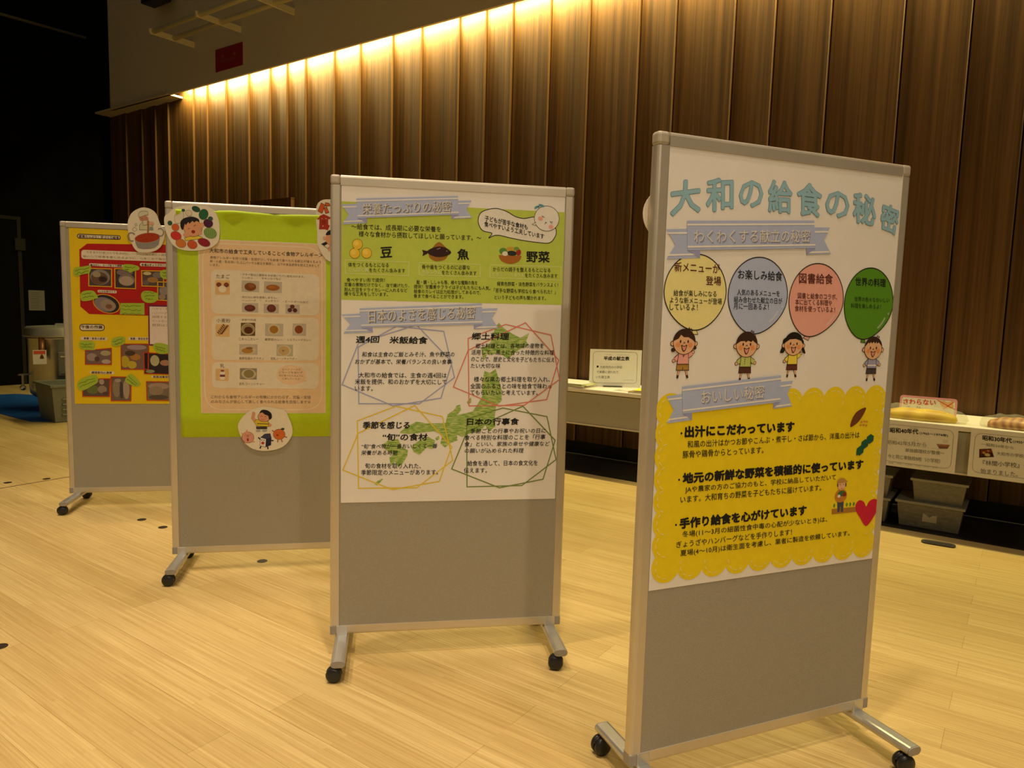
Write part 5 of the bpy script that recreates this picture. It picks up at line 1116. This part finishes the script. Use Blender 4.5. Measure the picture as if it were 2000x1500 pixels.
p.poly(smooth_loop([(0.0708,1.6916),(0.0732,1.7124),(0.0912,1.7277),(0.1229,1.7355),(0.1505,1.7265),(0.1550,1.7131),(0.1424,1.7158),(0.1323,1.7091),(0.1245,1.7149),(0.1105,1.7018),(0.1066,1.7091),(0.0945,1.6948),(0.0907,1.7008),(0.0823,1.6735),(0.0745,1.6773)]), (0.015, 0.012, 0.012), 3)
for q in ([(0.1040,1.6745),(0.1081,1.6810),(0.1132,1.6791)], [(0.1300,1.6903),(0.1349,1.6967),(0.1404,1.6949)]): p.line(q, 0.0018, BLACK, 3)
p.ell((0.1276,1.6653),0.0087,0.0079, (0.30, 0.02, 0.02), 3); p.ell((0.0969,1.6493),0.0158,0.0100, (0.72, 0.36, 0.20), 3); p.ell((0.1541,1.6615),0.0135,0.0100, (0.72, 0.36, 0.20), 3)
p.build('boy_drawing', c1)
c2 = cutout('C', [(0.3221,0.7011),(0.3181,0.7345),(0.3324,0.7651),(0.3519,0.7881),(0.3762,0.8060),(0.4029,0.8188),(0.4441,0.8255),(0.4903,0.8188),(0.5392,0.8059),(0.5596,0.7697),(0.5742,0.7282),(0.5750,0.6866),(0.5531,0.6451),(0.5135,0.6152),(0.4496,0.6034),(0.3912,0.6124),(0.3527,0.6407),(0.3338,0.6717)], 'round white cut-out of a boy with dancing foods, under the peach poster')
p = Print(LIFT)
p.poly([(0.4020,0.7264),(0.4555,0.7261),(0.4554,0.7132),(0.4043,0.7135)], (0.06, 0.05, 0.04), 1); p.poly([(0.4048,0.7624),(0.4606,0.7519),(0.4628,0.7261),(0.4059,0.7289),(0.3950,0.7496)], (0.70, 0.55, 0.04), 2); p.line([(0.4048,0.7624),(0.4606,0.7519),(0.4628,0.7261),(0.4059,0.7289),(0.3950,0.7496)], 0.0014, BLACK, 2.3, True)
p.line([(0.4080,0.7418),(0.4629,0.7390)], 0.003, BLACK, 2.5)
p.line([(0.3998,0.7521),(0.3879,0.7701),(0.3929,0.7906)], 0.016, (0.70, 0.34, 0.20), 1.5); p.ell((0.3920,0.7916),0.0077,0.0092, (0.70, 0.34, 0.20), 2); p.line([(0.4581,0.7442),(0.4750,0.7286)], 0.014, (0.70, 0.34, 0.20), 1.5)
p.ell((0.4413,0.7751),0.0301,0.0257, BROWN, 2.6); p.ell((0.4413,0.7751),0.0282,0.0242, (0.70, 0.34, 0.20), 3)
p.poly(smooth_loop([(0.4196,0.7957),(0.4319,0.8101),(0.4561,0.8085),(0.4755,0.7931),(0.4778,0.7699),(0.4655,0.7622),(0.4608,0.7802),(0.4438,0.7880),(0.4318,0.7983)]), (0.015, 0.012, 0.012), 3.5)
for q in ([(0.4243,0.7762),(0.4292,0.7803),(0.4340,0.7772)], [(0.4437,0.7741),(0.4486,0.7782),(0.4525,0.7741)]): p.line(q, 0.0014, BLACK, 4)
p.line([(0.4290,0.7623),(0.4373,0.7587),(0.4436,0.7617)], 0.0014, (0.3, 0.03, 0.02), 4)
p.ell((0.4125,0.7057),0.0117,0.0052, (0.40, 0.40, 0.44), 2); p.ell((0.4431,0.7055),0.0127,0.0052, (0.40, 0.40, 0.44), 2)
p.build('boy_drawing', c2)
p = Print(LIFT); q = (0.3637,0.6725),0.0280,0.0268
p.ell(q[0], q[1] + 0.0015, q[2] + 0.0015, BROWN, 1); p.ell(*q, (0.70, 0.34, 0.26), 1.5); p.poly([(0.3509,0.6958),(0.3593,0.7127),(0.3678,0.6972)], (0.70, 0.34, 0.26), 1.6); p.poly([(0.3387,0.6856),(0.3302,0.6959),(0.3461,0.6922)], (0.70, 0.34, 0.26), 1.6); p.ell((0.3638,0.6803),0.0068,0.0062, (0.55, 0.20, 0.16), 2)
p.line([(0.3508,0.6829),(0.3547,0.6865)], 0.0014, BLACK, 2); p.line([(0.3735,0.6864),(0.3774,0.6838)], 0.0014, BLACK, 2); p.ell((0.3636,0.6612),0.0048,0.0082, (0.35, 0.04, 0.04), 2); p.line([(0.3528,0.6479),(0.3503,0.6366)], 0.006, (0.70, 0.34, 0.26), 1); p.line([(0.3829,0.6518),(0.3964,0.6506)], 0.006, (0.70, 0.34, 0.26), 1)
p.build('pig_drawing', c2)
p = Print(LIFT); p.poly([(0.4234,0.6721),(0.4501,0.6641),(0.4473,0.6227),(0.4206,0.6307)], (0.80, 0.76, 0.70), 1.5); p.poly([(0.4501,0.6641),(0.4756,0.6707),(0.4733,0.6328),(0.4473,0.6227)], (0.02, 0.02, 0.06), 1.5); p.poly([(0.4234,0.6721),(0.4430,0.6900),(0.4699,0.6924),(0.4756,0.6707),(0.4501,0.6641)], (0.05, 0.05, 0.10), 1.6)
p.line([(0.4234,0.6721),(0.4501,0.6641),(0.4473,0.6227),(0.4206,0.6307)], 0.0014, BLACK, 2, True); p.ell((0.4343,0.6435),0.0078,0.0073, (0.50, 0.03, 0.03), 2); p.ell((0.4296,0.6591),0.0019,0.0031, BLACK, 2.2); p.ell((0.4403,0.6575),0.0020,0.0031, BLACK, 2.2)
for q in ([(0.4233,0.6617),(0.4122,0.6722)], [(0.4745,0.6561),(0.4853,0.6550)], [(0.4254,0.6281),(0.4204,0.6152)], [(0.4571,0.6262),(0.4585,0.6122)]): p.line(q, 0.006, BLACK, 1.2)
p.build('milk_carton_drawing', c2)
p = Print(LIFT); q = (0.5125,0.6870),0.0275,0.0259
p.ell(q[0], q[1] + 0.0015, q[2] + 0.0015, BROWN, 1); p.ell(*q, (0.66, 0.16, 0.03), 1.5); p.ell((0.5298,0.7139),0.0088,0.0052, (0.03, 0.05, 0.03), 2); p.ell((0.5041,0.6829),0.0059,0.0042, (0.4, 0.02, 0.02), 2); p.line([(0.4968,0.6949),(0.5007,0.6974)], 0.0014, BLACK, 2); p.line([(0.5115,0.6963),(0.5154,0.6942)], 0.0014, BLACK, 2)
for q in ([(0.4870,0.7001),(0.4788,0.7079)], [(0.5385,0.6754),(0.5508,0.6711)], [(0.5064,0.6637),(0.5048,0.6465)], [(0.5226,0.6635),(0.5275,0.6479)]): p.line(q, 0.005, (0.45, 0.12, 0.04), 1.2)
p.build('tomato_drawing', c2)
c3 = cutout('C', [(0.6931,1.8025),(0.6966,1.8184),(0.7063,1.8346),(0.7276,1.8469),(0.7627,1.8504),(0.8057,1.8508),(0.8371,1.8347),(0.8451,1.7955),(0.8414,1.7199),(0.8338,1.6398),(0.8181,1.5831),(0.7866,1.5498),(0.7511,1.5525),(0.7276,1.5755),(0.7061,1.6125),(0.6983,1.6439),(0.6974,1.6934),(0.6922,1.7484)], 'tall white cut-out with red slogan, half hidden by the second board')
p = Print(LIFT); OR = (0.62, 0.11, 0.015)
for q in ([(0.7169,1.8313),(0.7350,1.8218),(0.7208,1.7813),(0.7008,1.7911)], [(0.7300,1.8064),(0.7428,1.8120),(0.7539,1.7869),(0.7374,1.7812)], [(0.7354,1.8332),(0.7549,1.8313),(0.7588,1.8197),(0.7374,1.8156)]): p.poly(q, OR, 1); p.line(q, 0.002, (0.08, 0.02, 0.01), 1.5, True)
p.poly([(0.6959,1.7614),(0.7286,1.7778),(0.7618,1.7636),(0.7579,1.7546),(0.7500,1.7552),(0.7501,1.7275),(0.7579,1.7239),(0.7471,1.6996),(0.7354,1.7050),(0.7062,1.7037),(0.7082,1.7511),(0.6994,1.7503)], (0.40, 0.035, 0.012), 1)
for y in (650, 680, 712): p.line([(0.7198,1.7438), (0.7383,1.7447)] if y == 650 else ([(0.7198,1.7379), (0.7383,1.7388)] if y == 680 else [(0.7198,1.7316), (0.7383,1.7325)]), 0.0022, (0.12, 0.02, 0.01), 2)
p.ell((0.7247,1.7203),0.0027,0.0028, (0.8, 0.6, 0.4), 2); p.line([(0.7169,1.7551),(0.7237,1.7554)], 0.002, (0.85, 0.6, 0.4), 2); p.line([(0.7354,1.7584),(0.7432,1.7552)], 0.002, (0.85, 0.6, 0.4), 2)
p.text('ランス', (0.7666,1.7836),(0.8353,1.7831),(0.7666,1.8231), OR, 1, 0.04)
p.build('slogan_lettering', c3, 'red and orange lettering')
p = Print(LIFT); p.ell((0.7746,1.6592),0.0373,0.0398, (0.72, 0.34, 0.18), 1); p.poly(smooth_loop([(0.7384,1.6774),(0.7471,1.6957),(0.7667,1.7045),(0.7981,1.7020),(0.8119,1.6827),(0.7864,1.6855),(0.7589,1.6793)]), (0.015, 0.012, 0.015), 2); p.ell((0.7315,1.6612),0.0070,0.0099, (0.72, 0.42, 0.24), 1); p.poly([(0.7159,1.6328),(0.7393,1.6457),(0.7472,1.6361),(0.7296,1.6254)], (0.015, 0.015, 0.02), 2); p.poly([(0.7296,1.6234),(0.7472,1.6361),(0.7589,1.6266),(0.7511,1.6104)], (0.74, 0.66, 0.54), 2); p.line([(0.7296,1.6234),(0.7472,1.6361),(0.7589,1.6266),(0.7511,1.6104)], 0.0014, BROWN, 2.3, True); p.ell((0.7550,1.6105),0.0078,0.0120, (0.70, 0.36, 0.24), 2.2)
p.build('face_drawing', c3)

# ------------------------------------------------------------------ yellow board
LIFT = -0.0017
pd = sheet('poster', [(0.0525, 0.666), (0.862, 0.667), (0.862, 1.7655), (0.0525, 1.7655)], mat('yellow_paper', (0.80, 0.58, 0.0), 0.55, var=0.04, scale=5), FR['D'], -0.0026, -0.0018,
           'yellow poster with a red panel of kitchen photographs, on the far board', 'poster', 'posters on the display boards')
RED = (0.46, 0.012, 0.012); CREM = (0.80, 0.72, 0.58); BUB = (0.38, 0.54, 0.05); ORB = (0.78, 0.42, 0.02); DK = (0.05, 0.03, 0.02)
p = Print(LIFT); p.poly([(0.1082,1.6340),(0.1541,1.6723),(0.7852,1.6889),(0.8297,1.6529),(0.8190,1.2567),(0.7855,1.2317),(0.1522,1.2356),(0.1026,1.2813)], RED, 0.5); p.build('red_panel', pd)
def pill(q, s, tri, edge=None):
    p = Print(LIFT); r = (Vector(q[0]) - Vector(q[3])).length * 0.48
    if edge:
        o = rrect(q, r, 6); p.line(o, 0.010, edge, 1.2, True)
    p.poly(rrect(q, r, 6), CREM, 1.5); p.text(s, *tri, (0.06, 0.03, 0.02), 3, 0.022); p.build('caption_pill', pd)
pill([(0.1034,1.7257),(0.3438,1.7259),(0.3433,1.7091),(0.1028,1.7069)], '愛情たっぷり！手づくり給食', ((0.1078,1.7071),(0.3385,1.7080),(0.1084,1.7238)), DK)
pill([(0.0988,1.1679),(0.2356,1.1689),(0.2346,1.1362),(0.0984,1.1333)], '午後の作業', ((0.1025,1.1428),(0.2273,1.1438),(0.1032,1.1656)), DK)
pill([(0.1620,1.5521),(0.3627,1.5490),(0.3615,1.5328),(0.1607,1.5352)], '毎日だし、スープをとり調理', ((0.1673,1.5341),(0.3497,1.5349),(0.1678,1.5485)))
pill([(0.4568,1.5653),(0.6767,1.5642),(0.6755,1.5469),(0.4563,1.5448)], '冬場はぎょうざやハンバーグ', ((0.4643,1.5451),(0.6642,1.5491),(0.4647,1.5614)))
pill([(0.2060,1.3885),(0.3166,1.3864),(0.3154,1.3692),(0.2047,1.3714)], 'ルウも手づくり', ((0.2106,1.3716),(0.3095,1.3716),(0.2110,1.3852)))
pill([(0.0982,1.0926),(0.2540,1.0903),(0.2527,1.0709),(0.0975,1.0710)], '食器・食缶の返却', ((0.1152,1.0754),(0.2385,1.0748),(0.1157,1.0901)))
pill([(0.3776,1.0959),(0.5428,1.0949),(0.5416,1.0762),(0.3760,1.0761)], '食器・食缶を手洗い', ((0.3867,1.0787),(0.5231,1.0788),(0.3871,1.0936)))
pill([(0.1458,0.8780),(0.2877,0.8745),(0.2865,0.8567),(0.1445,0.8594)], '調理室内の清掃', ((0.1547,0.8595),(0.2721,0.8586),(0.1551,0.8744)))
pill([(0.5082,0.8491),(0.6682,0.8476),(0.6680,0.8337),(0.5071,0.8357)], '熱風消毒保管庫', ((0.5175,0.8349),(0.6405,0.8343),(0.5179,0.8492)))
p = Print(LIFT); p.poly(rrect([(0.1198,1.6332),(0.7924,1.6320),(0.7915,1.5780),(0.1180,1.5777)], 0.018), CREM, 1.5)
p.text('できるだけ手づくりを大切に、一つ一つ加工品から調理せず、食べる人が', (0.1464,1.6133),(0.7715,1.6117),(0.1468,1.6276), (0.30, 0.18, 0.12), 3); p.text('安心して給食を楽しめるように、心をこめて毎日つくっています。', (0.1281,1.5874),(0.7711,1.5858),(0.1285,1.6017), (0.30, 0.18, 0.12), 3)
p.build('text_panel', pd)
photo(pd, [(0.1591,1.5203),(0.2907,1.5209),(0.2876,1.4102),(0.1557,1.4111)], (0.08, 0.06, 0.06), [(((0.2221,1.4676),0.0571,0.0475), (0.26, 0.23, 0.21)), (((0.2180,1.4611),0.0492,0.0382), (0.14, 0.08, 0.05)), (((0.2030,1.4839),0.0236,0.0170), (0.36, 0.30, 0.20)), (((0.2375,1.4554),0.0237,0.0170), (0.04, 0.02, 0.02))], 'kitchen_photo', ORB)
photo(pd, [(0.3085,1.5237),(0.4298,1.5259),(0.4267,1.4018),(0.3072,1.4032)], (0.05, 0.04, 0.045), [(((0.3655,1.5023),0.0478,0.0205), (0.20, 0.15, 0.15)), (((0.3762,1.4558),0.0478,0.0376), (0.22, 0.18, 0.17)), (((0.3740,1.4493),0.0419,0.0299), (0.42, 0.33, 0.26))], 'kitchen_photo', ORB)
photo(pd, [(0.4656,1.5166),(0.5946,1.5190),(0.5924,1.4199),(0.4653,1.4210)], (0.10, 0.07, 0.06), [(((0.4973,1.5006),0.0241,0.0107), (0.55, 0.50, 0.25)), (((0.5286,1.4609),0.0323,0.0172), (0.36, 0.20, 0.06)), (((0.5576,1.4920),0.0283,0.0193), (0.20, 0.17, 0.17)), (((0.4879,1.4424),0.0201,0.0150), (0.16, 0.12, 0.12))], 'kitchen_photo', ORB)
photo(pd, [(0.5586,1.4490),(0.6663,1.4504),(0.6639,1.3311),(0.5561,1.3346)], (0.10, 0.09, 0.10), [(((0.5918,1.3940),0.0244,0.0303), (0.30, 0.25, 0.24)), (((0.5829,1.3548),0.0203,0.0173), (0.34, 0.24, 0.18)), (((0.5764,1.4280),0.0162,0.0129), (0.06, 0.05, 0.06))], 'kitchen_photo', ORB)
p = Print(LIFT); q = (0.2548,1.3025),0.0812,0.0578
p.ell(*q, ORB, 2, -0.35); p.ell(q[0], q[1] - 0.005, q[2] - 0.005, (0.03, 0.025, 0.03), 2.5, -0.35); p.ell((0.2448,1.2979),0.0633,0.0428, (0.24, 0.21, 0.24), 2.8, -0.35); p.ell((0.2645,1.2942),0.0456,0.0321, (0.34, 0.26, 0.20), 3.1, -0.3); p.ell((0.2682,1.2857),0.0198,0.0150, (0.22, 0.10, 0.06), 3.4); p.build('pan_photo', pd)
BO = (0.52, 0.06, 0.015)
photo(pd, [(0.1235,1.0052),(0.2748,1.0220),(0.2719,0.9187),(0.1208,0.9189)], (0.18, 0.12, 0.12), [(((0.1598,0.9647),0.0301,0.0247), (0.34, 0.27, 0.25)), (((0.2398,0.9905),0.0303,0.0165), (0.42, 0.36, 0.22)), (((0.2420,0.9369),0.0265,0.0140), (0.46, 0.38, 0.34)), (((0.1896,0.9527),0.0151,0.0165), (0.10, 0.06, 0.06))], 'kitchen_photo', BO)
photo(pd, [(0.3318,1.0497),(0.4955,1.0525),(0.4897,0.8900),(0.3301,0.8891)], (0.20, 0.12, 0.09), [(((0.4238,1.0306),0.0576,0.0166), (0.36, 0.28, 0.34)), (((0.3525,0.9383),0.0268,0.0374), (0.50, 0.40, 0.03)), (((0.3941,0.9181),0.0269,0.0250), (0.54, 0.42, 0.04)), (((0.4145,0.9682),0.0307,0.0208), (0.42, 0.20, 0.04)), (((0.3845,0.9927),0.0306,0.0166), (0.07, 0.05, 0.03))], 'vegetable_photo', BO)
photo(pd, [(0.4653,0.9980),(0.6632,0.9885),(0.6567,0.8581),(0.4659,0.8625)], (0.03, 0.02, 0.025), [(((0.5298,0.9469),0.0272,0.0355), (0.46, 0.44, 0.26)), (((0.5917,0.9330),0.0312,0.0189), (0.40, 0.22, 0.14)), (((0.5011,0.8775),0.0271,0.0109), (0.28, 0.30, 0.16))], 'kitchen_photo', BO)
photo(pd, [(0.1028,0.8240),(0.2617,0.8274),(0.2546,0.7128),(0.0985,0.7143)], (0.12, 0.08, 0.06), [(((0.2117,0.8083),0.0152,0.0187), (0.40, 0.32, 0.28)), (((0.1572,0.7581),0.0340,0.0291), (0.14, 0.18, 0.05)), (((0.2141,0.7584),0.0266,0.0250), (0.30, 0.24, 0.18)), (((0.2323,0.7335),0.0190,0.0108), (0.10, 0.06, 0.06))], 'kitchen_photo', BO)
photo(pd, [(0.2677,0.8399),(0.3863,0.8388),(0.3804,0.6860),(0.2645,0.6869)], (0.16, 0.12, 0.10), [(((0.2981,0.7672),0.0229,0.0584), (0.26, 0.22, 0.15)), (((0.3554,0.7592),0.0192,0.0628), (0.40, 0.32, 0.23)), (((0.3265,0.7549),0.0107,0.0543), (0.07, 0.05, 0.07)), (((0.3071,0.8173),0.0191,0.0108), (0.42, 0.32, 0.28))], 'kitchen_photo', BO)
photo(pd, [(0.4770,0.8103),(0.6675,0.8096),(0.6651,0.6888),(0.4773,0.6904)], (0.20, 0.16, 0.12), [(((0.5494,0.7814),0.0624,0.0211), (0.38, 0.28, 0.22)), (((0.5332,0.7518),0.0429,0.0295), (0.30, 0.23, 0.16)), (((0.5478,0.7097),0.0586,0.0152), (0.10, 0.08, 0.06))], 'kitchen_photo', BO)
def bubble(pts, rows):
    p = Print(LIFT); p.poly(smooth_loop(pts, 3), BUB, 6)
    for a, b_, h in rows: p.scribble(a, b_, h, (0.04, 0.10, 0.01), 6.5, 0.0022)
    p.build('callout_bubble', pd)
bubble([(0.0690,1.5044),(0.0832,1.5218),(0.1223,1.5295),(0.1674,1.5375),(0.1707,1.5165),(0.1601,1.4908),(0.1208,1.4810),(0.0853,1.4671),(0.0702,1.4813)], [((0.0806,1.5015), (0.1612,1.5255), 0.012), ((0.0819,1.4817), (0.1566,1.5034), 0.012)])
bubble([(0.3568,1.5488),(0.3986,1.5538),(0.4463,1.5436),(0.4505,1.5224),(0.4215,1.5128),(0.3973,1.5013),(0.3856,1.5107),(0.3580,1.5191)], [((0.3664,1.5373), (0.4300,1.5336), 0.010), ((0.3660,1.5215), (0.3898,1.5194), 0.010)])
bubble([(0.5742,1.5140),(0.6028,1.5279),(0.6351,1.5162),(0.6384,1.4818),(0.6016,1.4677),(0.5776,1.4841)], [((0.5863,1.5101), (0.6267,1.5073), 0.010), ((0.5858,1.4886), (0.6223,1.4877), 0.010)])
bubble([(0.1071,1.3579),(0.1253,1.3775),(0.1725,1.3832),(0.1917,1.3710),(0.2073,1.3396),(0.1906,1.3327),(0.1548,1.3189),(0.1155,1.3157),(0.1074,1.3324)], [((0.1168,1.3560), (0.1720,1.3683), 0.010), ((0.1201,1.3392), (0.1831,1.3474), 0.010)])
bubble([(0.4601,1.3727),(0.4826,1.3906),(0.5269,1.3877),(0.5589,1.3714),(0.5541,1.3367),(0.5293,1.3165),(0.4849,1.3174),(0.4613,1.3405)], [((0.4743,1.3775), (0.5389,1.3816), 0.010), ((0.4778,1.3582), (0.5385,1.3622), 0.010), ((0.4814,1.3389), (0.5299,1.3403), 0.010)])
p = Print(LIFT); p.poly([(0.3364,1.3090),(0.4767,1.3129),(0.4758,1.2385),(0.3305,1.2379)], BUB, 6)
for y in (0, 1, 2): p.scribble(((0.3439,1.2920)[0], (0.3439,1.2920)[1] - 0.024 * y), ((0.4561,1.2908)[0], (0.4561,1.2908)[1] - 0.024 * y), 0.010, (0.04, 0.10, 0.01), 6.5, 0.0022)
p.build('callout_note', pd)
bubble([(0.0877,1.0537),(0.1105,1.0663),(0.1666,1.0632),(0.1791,1.0430),(0.1730,1.0265),(0.1800,1.0102),(0.1386,1.0095),(0.0958,1.0170)], [((0.0967,1.0436), (0.1622,1.0447), 0.010), ((0.0999,1.0294), (0.1617,1.0283), 0.010)])
bubble([(0.2759,1.0611),(0.2880,1.0860),(0.3453,1.0994),(0.3581,1.0790),(0.3478,1.0500),(0.3055,1.0348),(0.2792,1.0426)], [((0.2835,1.0612), (0.3430,1.0849), 0.010), ((0.2963,1.0450), (0.3483,1.0686), 0.010)])
bubble([(0.5224,1.0488),(0.5479,1.0618),(0.5982,1.0543),(0.6327,1.0257),(0.6086,0.9960),(0.5580,0.9911),(0.5314,1.0157)], [((0.5358,1.0408), (0.5937,1.0250), 0.010), ((0.5354,1.0241), (0.5933,1.0062), 0.010)])
bubble([(0.0700,0.7989),(0.1068,0.8323),(0.1715,0.8535),(0.1916,0.8330),(0.1889,0.8040),(0.1580,0.7830),(0.1080,0.7537),(0.0762,0.7577)], [((0.0755,0.7928), (0.1746,0.8328), 0.012), ((0.0823,0.7722), (0.1780,0.8184), 0.012)])
bubble([(0.3514,0.8260),(0.3733,0.8554),(0.3963,0.8556),(0.4394,0.8058),(0.4369,0.7848),(0.4097,0.7784),(0.3603,0.8011)], [((0.3691,0.8449), (0.4218,0.7973), 0.012), ((0.3610,0.8261), (0.4138,0.7847), 0.012)])
p = Print(LIFT); q = [(0.4987,1.3027),(0.7125,1.3020),(0.7074,1.0344),(0.4946,1.0440)]
p.poly(q, (0.16, 0.02, 0.09), 5); q2 = [(0.5065,1.2921),(0.7123,1.2933),(0.7077,1.0476),(0.5038,1.0529)]; p.poly(q2, (0.80, 0.70, 0.64), 5.5)
for s, tri in (('ハサミ・包丁の管理', ((0.5222,1.2709),(0.6996,1.2711),(0.5226,1.2865))), ('ハンバーグ・ぎょうざ', ((0.5216,1.2449),(0.6991,1.2449),(0.5220,1.2605))), ('調理する前の確認', ((0.5210,1.2197),(0.6986,1.2196),(0.5214,1.2353))), ('ミートボール・フライ', ((0.5204,1.1936),(0.6981,1.1933),(0.5208,1.2092))), ('野菜は三回洗う', ((0.5198,1.1675),(0.6976,1.1670),(0.5202,1.1832)))): p.text(s, *tri, (0.32, 0.20, 0.14), 6)
p.build('list_panel', pd)

LIFT = 0.0044
c4 = cutout('D', [(0.3927,1.8072),(0.3986,1.8340),(0.4129,1.8655),(0.4364,1.8888),(0.4659,1.9046),(0.4911,1.9096),(0.5223,1.9042),(0.5492,1.8878),(0.5654,1.8643),(0.5752,1.8315),(0.5852,1.8053),(0.6036,1.7794),(0.6068,1.7483),(0.6000,1.7078),(0.5823,1.6712),(0.5564,1.6478),(0.5223,1.6352),(0.4844,1.6310),(0.4529,1.6324),(0.4303,1.6493),(0.4144,1.6798),(0.4011,1.7280),(0.3929,1.7719)], 'oval white cut-out of a cook stirring a red stew, top of yellow board')
p = Print(LIFT)
p.poly([(0.4310,1.7160),(0.4354,1.6851),(0.4473,1.6567),(0.4765,1.6512),(0.5186,1.6541),(0.5483,1.6631),(0.5720,1.6842),(0.5805,1.7338)], (0.30, 0.28, 0.27), 1); p.ell((0.5055,1.7226),0.0761,0.0312, (0.50, 0.45, 0.38), 1.2, 0.16); p.ell((0.5055,1.7226),0.0736,0.0290, (0.42, 0.045, 0.01), 1.6, 0.16)
for q in ([(0.4657,1.7242),(0.4741,1.7257)], [(0.4947,1.7122),(0.5053,1.7148)], [(0.5289,1.7381),(0.5374,1.7396)], [(0.4778,1.7070),(0.4862,1.7084)]): p.line(q, 0.004, (0.22, 0.015, 0.005), 2)
p.line(ell_pts((0.4135,1.7241), 0.022, 0.026, 12, 0, 0.6, 5.2), 0.007, (0.25, 0.22, 0.18), 1.5); p.line(ell_pts((0.5832,1.7606), 0.018, 0.024, 12, 0, -2.4, 2.4), 0.007, (0.30, 0.27, 0.22), 1.5)
p.build('stew_pot_drawing', c4)
p = Print(LIFT); OL = (0.20, 0.15, 0.09)
p.poly([(0.4612,1.7994),(0.4763,1.8156),(0.5098,1.8195),(0.5367,1.8030),(0.5402,1.7720),(0.4605,1.7706)], (0.62, 0.62, 0.42), 1); p.line([(0.4612,1.7994),(0.4763,1.8156),(0.5098,1.8195),(0.5367,1.8030),(0.5402,1.7720),(0.4605,1.7706)], 0.0024, OL, 1.3, True); p.poly([(0.5197,1.7911),(0.5344,1.7918),(0.5423,1.7721),(0.5171,1.7710)], (0.26, 0.34, 0.32), 1.5)
p.ell((0.4884,1.8406),0.0272,0.0188, (0.62, 0.27, 0.16), 2); p.poly([(0.4807,1.8280),(0.5091,1.8327),(0.5074,1.8049),(0.4821,1.7982)], (0.66, 0.64, 0.46), 2.5); p.line([(0.4807,1.8280),(0.5091,1.8327),(0.5074,1.8049),(0.4821,1.7982)], 0.0022, OL, 2.8, True)
p.poly(smooth_loop([(0.4584,1.8546),(0.4588,1.8700),(0.4717,1.8839),(0.4906,1.8882),(0.5093,1.8847),(0.5120,1.8672),(0.4941,1.8608),(0.4645,1.8482)]), (0.66, 0.64, 0.48), 3); p.line(smooth_loop([(0.4584,1.8546),(0.4588,1.8700),(0.4717,1.8839),(0.4906,1.8882),(0.5093,1.8847),(0.5120,1.8672),(0.4941,1.8608),(0.4645,1.8482)]), 0.0022, OL, 3.3, True)
p.line([(0.5142,1.8285),(0.5093,1.7528)], 0.010, (0.42, 0.17, 0.06), 3); p.ell((0.5307,1.8138),0.0158,0.0111, (0.70, 0.42, 0.30), 3.2)
for q in ([(0.4726,1.8376),(0.4811,1.8413)], [(0.4979,1.8444),(0.5063,1.8459)]): p.line(q, 0.003, OL, 3.5)
p.line([(0.4188,1.7709),(0.4296,1.7847),(0.4399,1.7807),(0.4459,1.7699),(0.4352,1.7606),(0.4228,1.7622)], 0.0026, (0.40, 0.32, 0.22), 1, True); p.line([(0.4342,1.8026),(0.4427,1.8096),(0.4477,1.7988),(0.4381,1.7917)], 0.0026, (0.40, 0.32, 0.22), 1, True)
p.build('cook_drawing', c4)
# cut-out on the back of the nearest board, its rim showing past the left edge
c5 = sheet('paper_cutout', ell_pts((0.085, 1.601), 0.098, 0.075, 40), M_CUT, FR['A'], -0.0385, -0.0365, 'white cut-out behind the nearest board, rim showing past its left edge', 'paper cut-out', CUTS)
